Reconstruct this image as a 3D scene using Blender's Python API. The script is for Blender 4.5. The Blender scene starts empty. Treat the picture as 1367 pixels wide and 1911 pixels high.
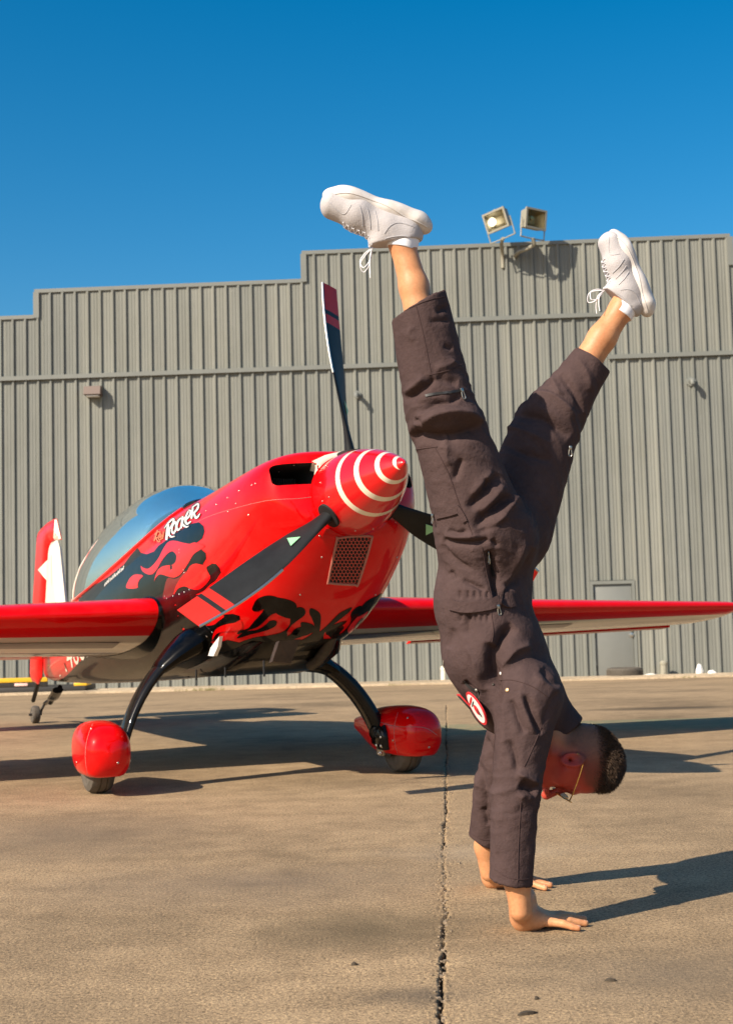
import bpy, bmesh, math, random
import numpy as np
from mathutils import Vector, Matrix
from mathutils.bvhtree import BVHTree
from mathutils.geometry import delaunay_2d_cdt
random.seed(7); np.random.seed(7)
SC = bpy.context.scene
COL = SC.collection

# ---------------------------------------------------------------- camera
IW, IH, FPX, CAMH = 1367.0, 1911.0, 2600.0, 0.85
PITCH = math.atan((1165 - IH / 2) / FPX); ROLL = math.radians(1.52)
FWD = np.array([0, math.cos(PITCH), math.sin(PITCH)])
_u = np.array([0, -math.sin(PITCH), math.cos(PITCH)]); _r = np.array([1.0, 0, 0])
RGT = _r * math.cos(ROLL) - _u * math.sin(ROLL); UPV = _u * math.cos(ROLL) + _r * math.sin(ROLL)
CAM = np.array([0, 0, CAMH])
cam_d = bpy.data.cameras.new('camera'); cam = bpy.data.objects.new('camera', cam_d); COL.objects.link(cam)
cam_d.sensor_fit = 'HORIZONTAL'; cam_d.sensor_width = 36.0; cam_d.lens = 36.0 * FPX / IW
cam_d.clip_start = 0.05; cam_d.clip_end = 3000
cam_d.dof.use_dof = True; cam_d.dof.focus_distance = 4.5; cam_d.dof.aperture_fstop = 11.0
M = Matrix.Identity(4)
for i in range(3):
    M[i][0] = RGT[i]; M[i][1] = UPV[i]; M[i][2] = -FWD[i]; M[i][3] = CAM[i]
cam.matrix_world = M
SC.camera = cam

# ---------------------------------------------------------------- sky, sun, exposure
SUN_AZ = math.radians(40.5); SUN_EL = math.radians(35.0)
w = bpy.data.worlds.new('World'); SC.world = w; w.use_nodes = True
nt = w.node_tree; nt.nodes.clear()
wo = nt.nodes.new('ShaderNodeOutputWorld'); bg = nt.nodes.new('ShaderNodeBackground')
sky = nt.nodes.new('ShaderNodeTexSky'); sky.sky_type = 'NISHITA'; sky.sun_disc = False
sky.sun_elevation = SUN_EL; sky.sun_rotation = math.radians(229.5)
sky.altitude = 0; sky.air_density = 1.0; sky.dust_density = 1.5; sky.ozone_density = 2.5
hs = nt.nodes.new('ShaderNodeHueSaturation'); hs.inputs['Saturation'].default_value = 1.52; hs.inputs['Hue'].default_value = 0.492
nt.links.new(sky.outputs[0], hs.inputs['Color']); nt.links.new(hs.outputs[0], bg.inputs[0])
bg.inputs[1].default_value = 0.088
nt.links.new(bg.outputs[0], wo.inputs[0])
sd = bpy.data.lights.new('sun', 'SUN'); sun = bpy.data.objects.new('sun', sd); COL.objects.link(sun)
sd.energy = 5.0; sd.angle = math.radians(0.55); sd.color = (1.0, 0.88, 0.72)
SUND = Vector((math.cos(SUN_AZ) * math.cos(SUN_EL), math.sin(SUN_AZ) * math.cos(SUN_EL), -math.sin(SUN_EL)))
sun.rotation_euler = SUND.to_track_quat('-Z', 'Y').to_euler(); sun.location = (-8, -8, 12)
vs = SC.view_settings; vs.view_transform = 'Standard'; vs.look = 'None'; vs.gamma = 1.0
vs.use_curve_mapping = False; vs.exposure = 0.68

# ---------------------------------------------------------------- helpers
def ray(px, py): return FWD + RGT * (px - IW / 2) / FPX - UPV * (py - IH / 2) / FPX
def P(px, py, Y):
    d = ray(px, py); return CAM + d * (Y / d[1])
def G(px, py, z=0.0):
    d = ray(px, py); return CAM + d * ((z - CAMH) / d[2])

def link(o, parent=None):
    COL.objects.link(o)
    if parent is not None: o.parent = parent
    return o
def tag(o, label=None, cat=None, group=None, kind=None):
    if label: o['label'] = label
    if cat: o['category'] = cat
    if group: o['group'] = group
    if kind: o['kind'] = kind
    return o
def thing(name, loc, label, cat, group=None):
    o = bpy.data.objects.new(name, None); o.empty_display_size = 0.2; o.location = [float(v) for v in loc]
    link(o); return tag(o, label, cat, group)
def base_of(parent):
    b = np.zeros(3); p = parent
    while p is not None:
        b = b + np.array(p.location); p = p.parent
    return b
def mk(name, V, F, mat, parent=None, smooth=True, auto=None, loc=None):
    """V in world coordinates; the object sits at loc (its parent's base when parented)."""
    V = np.asarray(V, float).reshape(-1, 3)
    b = base_of(parent)
    off = np.array(loc, float) if loc is not None else b
    me = bpy.data.meshes.new(name); me.from_pydata([tuple(v) for v in (V - off)], [], [tuple(int(i) for i in f) for f in F])
    me.update()
    mats = mat if isinstance(mat, (list, tuple)) else [mat]
    for m in mats: me.materials.append(m)
    if smooth:
        me.polygons.foreach_set('use_smooth', [True] * len(me.polygons))
    o = bpy.data.objects.new(name, me); link(o, parent)
    o.location = [float(v) for v in (off - b)]
    if auto is not None: sharp(o, auto)
    return o
def sharp(o, deg):
    bm = bmesh.new(); bm.from_mesh(o.data); a = math.radians(deg)
    for e in bm.edges:
        if len(e.link_faces) == 2:
            e.smooth = e.calc_face_angle(0) < a
    bm.to_mesh(o.data); bm.free()
def fixn(o):
    bm = bmesh.new(); bm.from_mesh(o.data); bmesh.ops.recalc_face_normals(bm, faces=bm.faces[:]); bm.to_mesh(o.data); bm.free()
    return o
class MB:
    """collects shapes into one vertex/face list"""
    def __init__(s): s.V = []; s.F = []; s.n = 0
    def add(s, V, F):
        V = np.asarray(V, float).reshape(-1, 3)
        s.V.append(V); s.F += [tuple(int(i) + s.n for i in f) for f in F]; s.n += len(V)
    def build(s, name, mat, parent=None, smooth=True, auto=30, loc=None):
        o = mk(name, np.vstack(s.V), s.F, mat, parent, smooth, None, loc); fixn(o)
        if smooth and auto: sharp(o, auto)
        return o
def box_vf(c, sz, axes=None):
    c = np.asarray(c, float); ax = np.eye(3) if axes is None else np.asarray(axes, float)
    V = [c + ax[0] * sz[0] * i / 2 + ax[1] * sz[1] * j / 2 + ax[2] * sz[2] * k / 2 for i in (-1, 1) for j in (-1, 1) for k in (-1, 1)]
    F = [(0, 1, 3, 2), (4, 6, 7, 5), (0, 4, 5, 1), (2, 3, 7, 6), (0, 2, 6, 4), (1, 5, 7, 3)]
    return np.array(V), F
def bbox_vf(c, sz, bev, axes=None, seg=2):
    """bevelled box"""
    bm = bmesh.new(); bmesh.ops.create_cube(bm, size=1.0)
    bmesh.ops.scale(bm, vec=sz, verts=bm.verts)
    bmesh.ops.bevel(bm, geom=bm.edges[:] + bm.verts[:], offset=bev, segments=seg, affect='EDGES', profile=0.5)
    bm.verts.index_update()
    V = np.array([v.co for v in bm.verts]); F = [[v.index for v in f.verts] for f in bm.faces]; bm.free()
    ax = np.eye(3) if axes is None else np.asarray(axes, float)
    return np.asarray(c, float) + V @ ax, F
def frame_of(d, up=(0, 0, 1)):
    d = np.asarray(d, float); d = d / np.linalg.norm(d); u = np.asarray(up, float)
    if abs(d @ u) > 0.97: u = np.array([1.0, 0, 0])
    s = np.cross(d, u); s /= np.linalg.norm(s); u = np.cross(s, d)
    return d, s, u
def tube_vf(pts, rad, n=10, caps=True, flat=1.0, up=(0, 0, 1)):
    pts = np.asarray(pts, float); m = len(pts); rad = np.broadcast_to(np.asarray(rad, float), (m,))
    V = []; F = []; su = np.asarray(up, float)
    for i in range(m):
        d = pts[min(i + 1, m - 1)] - pts[max(i - 1, 0)]
        d, s, u = frame_of(d, su); su = u
        for k in range(n):
            a = 2 * math.pi * k / n
            V.append(pts[i] + (s * math.cos(a) + u * math.sin(a) * flat) * rad[i])
    for i in range(m - 1):
        for k in range(n):
            F.append((i * n + k, i * n + (k + 1) % n, (i + 1) * n + (k + 1) % n, (i + 1) * n + k))
    if caps:
        F.append(tuple(range(n - 1, -1, -1))); F.append(tuple((m - 1) * n + k for k in range(n)))
    return np.array(V), F
def smooth_curve(pts, sub=6, closed=False):
    pts = np.asarray(pts, float); n = len(pts); out = []
    rng = range(n) if closed else range(n - 1)
    for i in rng:
        if closed: p0, p1, p2, p3 = pts[(i - 1) % n], pts[i], pts[(i + 1) % n], pts[(i + 2) % n]
        else: p0, p1, p2, p3 = pts[max(i - 1, 0)], pts[i], pts[i + 1], pts[min(i + 2, n - 1)]
        for k in range(sub):
            t = k / sub
            out.append(0.5 * ((2 * p1) + (p2 - p0) * t + (2 * p0 - 5 * p1 + 4 * p2 - p3) * t * t + (3 * p1 - p0 - 3 * p2 + p3) * t ** 3))
    if not closed: out.append(pts[-1])
    return np.array(out)
def loft_vf(rings, cap0=True, cap1=True):
    m = len(rings); n = len(rings[0]); V = np.vstack(rings); F = []
    for i in range(m - 1):
        for k in range(n):
            F.append((i * n + k, i * n + (k + 1) % n, (i + 1) * n + (k + 1) % n, (i + 1) * n + k))
    if cap0: F.append(tuple(range(n - 1, -1, -1)))
    if cap1: F.append(tuple((m - 1) * n + k for k in range(n)))
    return V, F
def lathe_vf(prof, o, ax, n=32, up=(0, 0, 1)):
    """prof: list of (along, radius)"""
    d, s, u = frame_of(ax, up); rings = []
    for a, r in prof:
        rings.append(np.array([o + d * a + (s * math.cos(2 * math.pi * k / n) + u * math.sin(2 * math.pi * k / n)) * r for k in range(n)]))
    return loft_vf(rings)
def interp(xs, ys, x):
    """smooth monotone-ish interpolation"""
    xs = np.asarray(xs, float); ys = np.asarray(ys, float)
    if xs[0] > xs[-1]: xs = xs[::-1]; ys = ys[::-1]
    x = min(max(x, xs[0]), xs[-1]); i = int(min(max(np.searchsorted(xs, x) - 1, 0), len(xs) - 2))
    h = xs[i + 1] - xs[i]; t = (x - xs[i]) / h
    def m(j):
        if j == 0: return (ys[1] - ys[0]) / (xs[1] - xs[0])
        if j == len(xs) - 1: return (ys[-1] - ys[-2]) / (xs[-1] - xs[-2])
        a = (ys[j] - ys[j - 1]) / (xs[j] - xs[j - 1]); b = (ys[j + 1] - ys[j]) / (xs[j + 1] - xs[j])
        return 0.0 if a * b <= 0 else 2 * a * b / (a + b)
    m0, m1 = m(i) * h, m(i + 1) * h
    return (2 * t ** 3 - 3 * t ** 2 + 1) * ys[i] + (t ** 3 - 2 * t ** 2 + t) * m0 + (-2 * t ** 3 + 3 * t ** 2) * ys[i + 1] + (t ** 3 - t ** 2) * m1

# gradient noise in numpy
_perm = np.random.RandomState(3).permutation(256); _perm = np.concatenate([_perm, _perm])
_grad = np.random.RandomState(4).normal(size=(256, 3)); _grad /= np.linalg.norm(_grad, axis=1)[:, None]
def noise3(p):
    p = np.asarray(p, float); i = np.floor(p).astype(int); f = p - i; i &= 255
    u = f * f * f * (f * (f * 6 - 15) + 10); res = 0
    for dx in (0, 1):
        for dy in (0, 1):
            for dz in (0, 1):
                g = _grad[_perm[_perm[_perm[(i[:, 0] + dx) & 255] + ((i[:, 1] + dy) & 255)] + ((i[:, 2] + dz) & 255)]]
                v = g[:, 0] * (f[:, 0] - dx) + g[:, 1] * (f[:, 1] - dy) + g[:, 2] * (f[:, 2] - dz)
                wt = (u[:, 0] if dx else 1 - u[:, 0]) * (u[:, 1] if dy else 1 - u[:, 1]) * (u[:, 2] if dz else 1 - u[:, 2])
                res = res + v * wt
    return res * 1.6

# ---------------------------------------------------------------- materials
class NT:
    def __init__(s, name):
        s.m = bpy.data.materials.new(name); s.m.use_nodes = True; s.t = s.m.node_tree
        s.b = s.t.nodes['Principled BSDF']; s.tc = None
    def n(s, typ, **kw):
        x = s.t.nodes.new(typ)
        for k, v in kw.items():
            if k.startswith('i_'): x.inputs[k[2:].replace('_', ' ')].default_value = v
            else: setattr(x, k, v)
        return x
    def l(s, a, b): s.t.links.new(a, b)
    def obj(s):
        if s.tc is None: s.tc = s.n('ShaderNodeTexCoord')
        return s.tc.outputs['Object']
    def mapped(s, scale=(1, 1, 1), rot=(0, 0, 0), loc=(0, 0, 0)):
        m = s.n('ShaderNodeMapping'); m.inputs['Scale'].default_value = scale; m.inputs['Rotation'].default_value = rot; m.inputs['Location'].default_value = loc
        s.l(s.obj(), m.inputs['Vector']); return m.outputs[0]
    def noise(s, scale, detail=4, rough=0.55, vec=None):
        x = s.n('ShaderNodeTexNoise'); x.inputs['Scale'].default_value = scale; x.inputs['Detail'].default_value = detail; x.inputs['Roughness'].default_value = rough
        s.l(vec if vec is not None else s.obj(), x.inputs['Vector']); return x.outputs['Fac']
    def ramp(s, fac, stops):
        r = s.n('ShaderNodeValToRGB'); e = r.color_ramp.elements
        while len(e) < len(stops): e.new(0.5)
        for q, (p, c) in zip(e, stops):
            q.position = p; q.color = (*c, 1) if len(c) == 3 else c
        s.l(fac, r.inputs['Fac']); return r.outputs['Color']
    def mix(s, fac, a, b, mode='MIX'):
        x = s.n('ShaderNodeMix', data_type='RGBA', blend_type=mode)
        for sock, v in ((x.inputs[0], fac), (x.inputs[6], a), (x.inputs[7], b)):
            if hasattr(v, 'is_output') or isinstance(v, bpy.types.NodeSocket): s.l(v, sock)
            else: sock.default_value = v if isinstance(v, (int, float)) else ((*v, 1) if len(v) == 3 else v)
        return x.outputs[2]
    def math(s, op, a, b=None, c=None, clamp=False):
        x = s.n('ShaderNodeMath', operation=op); x.use_clamp = clamp
        for sock, v in zip(x.inputs, (a, b, c)):
            if v is None: continue
            if isinstance(v, bpy.types.NodeSocket): s.l(v, sock)
            else: sock.default_value = v
        return x.outputs[0]
    def bump(s, h, strength=0.3, dist=0.01, prev=None):
        x = s.n('ShaderNodeBump'); x.inputs['Strength'].default_value = strength; x.inputs['Distance'].default_value = dist
        s.l(h, x.inputs['Height'])
        if prev is not None: s.l(prev, x.inputs['Normal'])
        s.l(x.outputs[0], s.b.inputs['Normal']); return x.outputs[0]
    def set(s, **kw):
        for k, v in kw.items():
            sock = s.b.inputs[k.replace('_', ' ')]
            if isinstance(v, bpy.types.NodeSocket): s.l(v, sock)
            else: sock.default_value = (*v, 1) if isinstance(v, tuple) and len(v) == 3 else v
        return s
def plain(name, col, rough=0.5, metal=0.0, coat=0.0, var=0.08, vs_=30.0, spec=0.5, bump=0.0, bs=200.0):
    t = NT(name)
    c = t.ramp(t.noise(vs_, 5, 0.6), [(0.3, tuple(max(x * (1 - var), 0) for x in col)), (0.7, tuple(min(x * (1 + var), 1) for x in col))])
    t.set(Base_Color=c, Roughness=rough, Metallic=metal)
    t.b.inputs['Coat Weight'].default_value = coat; t.b.inputs['Coat Roughness'].default_value = 0.03
    t.b.inputs['Specular IOR Level'].default_value = spec
    if bump: t.bump(t.noise(bs, 3, 0.6), bump, 0.002)
    return t.m
def paint(name, col, rough=0.3, coat=0.55):
    t = NT(name)
    dust = t.noise(9, 6, 0.65)
    c = t.mix(t.math('MULTIPLY', t.ramp(dust, [(0.45, (0, 0, 0)), (0.8, (1, 1, 1))]), 0.02), col, (0.5, 0.42, 0.33))
    t.set(Base_Color=c, Roughness=rough)
    t.b.inputs['Specular IOR Level'].default_value = 0.05
    t.b.inputs['Coat Weight'].default_value = coat; t.b.inputs['Coat Roughness'].default_value = 0.025; t.b.inputs['Coat IOR'].default_value = 1.5
    t.bump(t.noise(2.5, 2, 0.5), 0.02, 0.02)
    return t.m
m_red = paint('red_gloss_paint', (0.66, 0.0012, 0.002))
m_black = paint('black_gloss_paint', (0.0012, 0.0012, 0.0012), 0.25, 0.3)
m_cream = paint('cream_paint', (0.78, 0.70, 0.56))
m_white = paint('white_gloss_paint', (0.80, 0.77, 0.72))
m_orange = paint('salmon_letter_paint', (0.75, 0.16, 0.06))
m_rubber = plain('tyre_rubber', (0.085, 0.072, 0.056), 0.85, var=0.25, vs_=25, bump=0.2, bs=300)
m_metal = plain('bare_metal', (0.55, 0.52, 0.47), 0.32, 1.0)
m_dmetal = plain('dark_metal', (0.05, 0.045, 0.04), 0.5, 0.6, var=0.3)
m_blade = plain('blade_black', (0.011, 0.012, 0.013), 0.55, var=0.3, vs_=12, spec=0.22)
m_bladered = plain('blade_red', (0.50, 0.018, 0.012), 0.5, spec=0.2)
m_dark = plain('dark_void', (0.006, 0.006, 0.006), 0.8)
m_green = plain('green_sticker', (0.25, 0.55, 0.30), 0.5)
m_seam = plain('seam_line', (0.25, 0.20, 0.18), 0.5)
# ================================================================ SETTING
def gz(Y):
    Y = np.asarray(Y, float); t = np.clip((Y - 14.5) / 18.0, 0, 1)
    return -0.58 * (t * t * 0.35 + t * 0.65)
JA, JB = G(826, 1911), G(831, 1480)
def xj(Y): return JA[0] + (JB[0] - JA[0]) * (np.asarray(Y) - JA[1]) / (JB[1] - JA[1])

# ---- ground sheet with the crumbled joint sunk into it
def concrete(name, base, dirt=True):
    t = NT(name)
    big = t.noise(0.55, 5, 0.6); mid = t.noise(6, 6, 0.65); fine = t.noise(75, 4, 0.7); grit = t.noise(150, 3, 0.7)
    c = t.ramp(big, [(0.32, tuple(x * 0.66 for x in base)), (0.5, base), (0.68, tuple(min(1, x * 1.18) for x in base))])
    c = t.mix(0.8, c, t.ramp(mid, [(0.3, (0.74, 0.72, 0.70)), (0.7, (1.20, 1.19, 1.17))]), 'MULTIPLY')
    c = t.mix(0.7, c, t.ramp(fine, [(0.32, (0.42, 0.40, 0.38)), (0.5, (1, 1, 1)), (0.68, (1.55, 1.52, 1.45))]), 'MULTIPLY')
    c = t.mix(0.9, c, t.ramp(grit, [(0.30, (0.25, 0.23, 0.21)), (0.43, (0.95, 0.95, 0.95)), (0.58, (1.05, 1.05, 1.05)), (0.70, (1.75, 1.7, 1.55))]), 'MULTIPLY')
    # stretched sweeping marks
    st = t.noise(1.0, 4, 0.6, t.mapped((0.5, 5.0, 1), (0, 0, 0.15)))
    c = t.mix(0.2, c, t.ramp(st, [(0.35, (0.72, 0.70, 0.68)), (0.62, (1.15, 1.14, 1.12))]), 'MULTIPLY')
    if dirt:
        sep = t.n('ShaderNodeSeparateXYZ'); t.l(t.obj(), sep.inputs[0])
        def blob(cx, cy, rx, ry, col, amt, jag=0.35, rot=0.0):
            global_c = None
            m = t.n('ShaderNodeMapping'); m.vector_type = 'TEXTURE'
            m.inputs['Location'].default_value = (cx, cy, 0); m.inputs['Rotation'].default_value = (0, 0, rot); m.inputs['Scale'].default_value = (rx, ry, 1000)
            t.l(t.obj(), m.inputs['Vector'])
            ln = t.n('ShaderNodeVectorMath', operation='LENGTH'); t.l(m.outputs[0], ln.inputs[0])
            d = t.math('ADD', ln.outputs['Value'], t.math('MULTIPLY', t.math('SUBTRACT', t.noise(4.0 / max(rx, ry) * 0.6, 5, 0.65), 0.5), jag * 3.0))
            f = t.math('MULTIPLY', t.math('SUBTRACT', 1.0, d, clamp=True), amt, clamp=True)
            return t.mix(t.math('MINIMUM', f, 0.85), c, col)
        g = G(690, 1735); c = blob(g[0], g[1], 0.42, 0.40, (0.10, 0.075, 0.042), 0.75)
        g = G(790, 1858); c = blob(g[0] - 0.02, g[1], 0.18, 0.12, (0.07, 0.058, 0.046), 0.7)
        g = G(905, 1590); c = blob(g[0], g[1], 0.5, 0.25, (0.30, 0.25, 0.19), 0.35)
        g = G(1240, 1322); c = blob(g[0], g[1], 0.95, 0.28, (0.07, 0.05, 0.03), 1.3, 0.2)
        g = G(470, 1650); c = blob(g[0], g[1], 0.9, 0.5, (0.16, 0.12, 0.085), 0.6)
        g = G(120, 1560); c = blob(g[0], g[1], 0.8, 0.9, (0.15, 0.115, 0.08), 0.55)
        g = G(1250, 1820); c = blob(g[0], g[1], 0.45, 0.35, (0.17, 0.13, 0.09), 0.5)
        # faded green painted band
        y0, y1 = G(850, 1372)[1], G(850, 1352)[1]
        inb = t.math('MULTIPLY', t.math('GREATER_THAN', sep.outputs['Y'], y0), t.math('LESS_THAN', sep.outputs['Y'], y1))
        inx = t.math('GREATER_THAN', sep.outputs['X'], 0.25)
        wear = t.ramp(t.noise(9, 6, 0.7), [(0.35, (0.2, 0.2, 0.2)), (0.6, (1, 1, 1))])
        c = t.mix(t.math('MULTIPLY', t.math('MULTIPLY', t.math('MULTIPLY', inb, inx), wear), 0.6), c, (0.15, 0.20, 0.115))
        # earth in the bottom of the joint
        low = t.ramp(t.math('MULTIPLY', sep.outputs['Z'], -1.0), [(0.004, (0, 0, 0)), (0.014, (1, 1, 1))])
        near = t.math('LESS_THAN', sep.outputs['Y'], 14.4)
        c = t.mix(t.math('MULTIPLY', t.math('MULTIPLY', low, near), 0.85), c, (0.045, 0.034, 0.024))
    t.set(Base_Color=c, Roughness=0.92)
    t.b.inputs['Specular IOR Level'].default_value = 0.25
    b1 = t.bump(grit, 0.45, 0.004); b2 = t.bump(fine, 0.45, 0.008, b1); t.bump(mid, 0.25, 0.02, b2)
    return t.m
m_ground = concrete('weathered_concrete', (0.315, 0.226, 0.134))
m_apron = concrete('pale_concrete', (0.50, 0.40, 0.28), False)

rows = np.concatenate([[-400, -60, -12, -2, 1.0, 2.0], np.arange(2.4, 9.0, 0.010), np.arange(9.0, 14.5, 0.03), np.arange(14.5, 34, 0.5), [34, 45, 70, 150, 400, 900]])
fineu = np.arange(-0.072, 0.0721, 0.004)
cols = np.concatenate([[-900, -300, -100, -40, -20, -12, -8, -5, -3, -2, -1.2, -0.7, -0.35, -0.16], fineu, [0.16, 0.35, 0.7, 1.2, 2, 3, 5, 8, 12, 20, 40, 100, 300, 900]])
YY, UU = np.meshgrid(rows, cols, indexing='ij')
def n1(y, s, seed): return noise3(np.stack([y * s, np.full_like(y, seed * 7.3), np.full_like(y, 1.7)], 1))
yr = rows
cen = 0.006 * n1(yr, 1.6, 1) + 0.006 * n1(yr, 12, 2)
wl = 0.008 + 0.009 * n1(yr, 4, 3) + 0.006 * n1(yr, 28, 4) + 0.006 * n1(yr, 75, 9); wr = 0.008 + 0.009 * n1(yr, 4.5, 5) + 0.006 * n1(yr, 31, 6) + 0.006 * n1(yr, 80, 10)
wl = np.maximum(wl * 0.8, 0.002); wr = np.maximum(wr * 0.8, 0.002)
dep = 0.020 + 0.030 * n1(yr, 1.3, 7) + 0.014 * n1(yr, 11, 8); dep = np.clip(dep, 0.006, 0.05)
side = (UU - cen[:, None])
inside = np.minimum((side + wl[:, None]) / 0.006, (wr[:, None] - side) / 0.006)
rag = noise3(np.stack([UU.ravel() * 110, YY.ravel() * 75, np.zeros(UU.size)], 1)).reshape(UU.shape)
fill = np.clip(inside + rag * 0.5, 0, 1)
floor_n = 1.0 + 0.75 * noise3(np.stack([UU.ravel() * 90, YY.ravel() * 45, np.full(UU.size, 5.0)], 1)).reshape(UU.shape)
chip = np.clip(1 - (np.abs(side) - 0.02) / 0.03, 0, 1) * np.clip(rag + 0.05, 0, 1) * 0.006
ZZ = -fill * dep[:, None] * np.clip(floor_n, 0.15, 1.6) - chip
ZZ[(np.abs(UU) > 0.066)] = 0.0
ZZ[(YY < 2.39) | (YY > 14.4)] = 0.0
far = YY > 9.0
ZZ = ZZ + gz(np.minimum(YY, 34))
XX = xj(np.clip(YY, 0, 40)) + UU
nr, nc = YY.shape
V = np.stack([XX.ravel(), YY.ravel(), ZZ.ravel()], 1)
ii, jj = np.meshgrid(np.arange(nr - 1), np.arange(nc - 1), indexing='ij'); a_ = (ii * nc + jj).ravel()
F = np.stack([a_, a_ + 1, a_ + nc + 1, a_ + nc], 1)
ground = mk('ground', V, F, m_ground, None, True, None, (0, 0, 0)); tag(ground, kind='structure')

# loose grit lying in the joint
rg = np.random.RandomState(5); mb = MB(); m_grit = plain('grit_stone', (0.24, 0.18, 0.12), 0.9, var=0.4, vs_=80)
for i in range(260):
    y = 2.7 + 6.0 * rg.rand() ** 1.6; x = float(xj(y)) + float(np.interp(y, yr, cen)) + rg.normal(0, 0.007 if i % 4 else 0.018); r_ = 0.0018 + 0.0038 * rg.rand() ** 2
    inj = abs(x - float(xj(y)) - float(np.interp(y, yr, cen))) < 0.012
    V, F = box_vf((0, 0, 0), (2, 2, 2)); V = V * (r_ * (0.6 + 0.6 * rg.rand(8, 1))) * np.array([1, 1, 0.7]); a = rg.rand() * 6.28
    V = V @ np.array([[math.cos(a), -math.sin(a), 0], [math.sin(a), math.cos(a), 0], [0, 0, 1]]); mb.add(V + np.array([x, y, (-0.004 if inj else 0.001) + r_ * 0.4]), F)
tag(mb.build('gravel', m_grit, None, False, None, (0, 0, 0)), kind='stuff')

WY0, WK = 32.75, -0.052                                # the wall's line on the ground
def wy(X): return WY0 + WK * X
WN = np.array([WK, -1.0, 0]); WN /= np.linalg.norm(WN)  # towards the camera
WT = np.array([1.0, WK, 0]); WT /= np.linalg.norm(WT)
def onwall(px, py, off=0.0):
    d = ray(px, py); t = (WY0 - off) / (d[1] - WK * d[0]); return CAM + d * t
ZB = float(onwall(683, 1279)[2])
# pale strip along the foot of the wall
s0 = [(-60, 0), (60, 0)]
MBs = MB()
v = []
for X in (-60, 60):
    for dy, dz in ((0.0, 0.03), (-2.6, 0.03), (-2.62, -0.2)):
        v.append((X, wy(X) + dy, float(gz(wy(X) + dy)) + dz if dz > 0 else -1.2))
MBs.add(v, [(0, 1, 4, 3), (1, 2, 5, 4)])
ap = MBs.build('pavement', m_apron, None, False, None, (0, 30, 0)); tag(ap, kind='structure')
ZF = float(gz(32.7)) + 0.03

# ---- hangar
t = NT('sage_sheet_metal')
streak = t.noise(1.0, 5, 0.6, t.mapped((4.0, 4.0, 0.12)))
big = t.noise(0.25, 3, 0.5)
c = t.ramp(streak, [(0.3, (0.164, 0.169, 0.151)), (0.7, (0.210, 0.214, 0.192))])
c = t.mix(0.4, c, t.ramp(big, [(0.3, (0.88, 0.9, 0.9)), (0.7, (1.1, 1.08, 1.04))]), 'MULTIPLY')
oi = t.n('ShaderNodeObjectInfo'); c = t.mix(1.0, c, t.ramp(oi.outputs['Random'], [(0.0, (0.90, 0.91, 0.92)), (1.0, (1.08, 1.07, 1.05))]), 'MULTIPLY')
c = t.mix(0.5, c, t.ramp(t.noise(1.0, 6, 0.7, t.mapped((1.3, 1.3, 0.5))), [(0.35, (0.82, 0.82, 0.80)), (0.55, (1.0, 1.0, 1.0)), (0.75, (1.10, 1.09, 1.07))]), 'MULTIPLY')
t.set(Base_Color=c, Roughness=0.5); t.b.inputs['Specular IOR Level'].default_value = 0.3
t.bump(t.noise(2.2, 3, 0.5), 0.35, 0.015)
m_sheet = t.m
m_trim = plain('sage_trim', (0.165, 0.172, 0.155), 0.5, var=0.05, vs_=3)
m_door = plain('door_grey', (0.165, 0.172, 0.160), 0.55, var=0.04, vs_=2)
HB = np.array([0, wy(0), ZF])
hangar = thing('hangar', HB, 'long grey green hangar with ribbed metal walls and a stepped roofline', 'building')
RIB = 0.3048
Xfirst = float(onwall(4.4, 700)[0])
ztop = {}
zt_l0, zt_l1, zt_mid, zt_r = (float(onwall(35, 595)[2]), float(onwall(300, 537)[2]), float(onwall(950, 459)[2]), float(onwall(1364, 495)[2]))
X_a, X_b, X_c = float(onwall(67, 560)[0]), float(onwall(565, 500)[0]), float(onwall(1359.5, 460)[0])
z_ledge = float(onwall(683, 681)[2]); z_ledge2 = float(onwall(1000, 590)[2])
X_l0, X_l1 = float(onwall(800, 640)[0]), float(onwall(1130, 600)[0])
DX0, DX1 = float(onwall(1103, 1180)[0]), float(onwall(1187, 1180)[0]); DZ = float(onwall(1145, 1090)[2])
def wp(X, off, z): return np.array([X, wy(X), 0]) + WN * off + np.array([0, 0, z])
def top_at(X):
    return zt_l0 if X < X_a else zt_l1 if X < X_b else zt_mid if X < X_c else zt_r
def ledge_at(X): return z_ledge2 if X_l0 < X < X_l1 else z_ledge
def panel(X0, X1, z0, z1, off=0.0, name='wall_panel'):
    """one sheet with its ribs between X0 and X1"""
    prof = [(X0, 0.0)]
    k0 = int(math.floor((X0 - Xfirst) / RIB)) - 1
    for k in range(k0, k0 + int((X1 - X0) / RIB) + 4):
        c = Xfirst + k * RIB - 0.03
        for dx, h in ((-0.050, 0), (-0.022, 0.048), (0.020, 0.048), (0.040, 0), (0.118, 0), (0.126, 0.005), (0.146, 0.005), (0.154, 0), (0.190, 0), (0.198, 0.005), (0.218, 0.005), (0.226, 0)):
            if X0 < c + dx < X1: prof.append((c + dx, h))
    prof.append((X1, 0.0)); n = len(prof); V = []
    for x, h in prof: V.append(wp(x, off + h, z0))
    for x, h in prof: V.append(wp(x, off + h, z1))
    for x in (X0, X1):
        for z in (z0, z1): V.append(wp(x, off - 0.05, z))
    F = [(i, i + 1, n + i + 1, n + i) for i in range(n - 1)]
    q = 2 * n
    F += [(q, 0, n, q + 1), (n - 1, q + 2, q + 3, 2 * n - 1), (q, q + 2, n - 1) + tuple(range(n - 2, -1, -1)), tuple(range(n, 2 * n)) + (q + 3, q + 1)]
    return mk(name, V, F, m_sheet, hangar, False)
cuts = set()
PW = RIB * 3
k = int(math.floor((-15 - Xfirst) / PW)); X = Xfirst + k * PW + 0.10
while X < 15: cuts.add(round(X, 4)); X += PW
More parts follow.
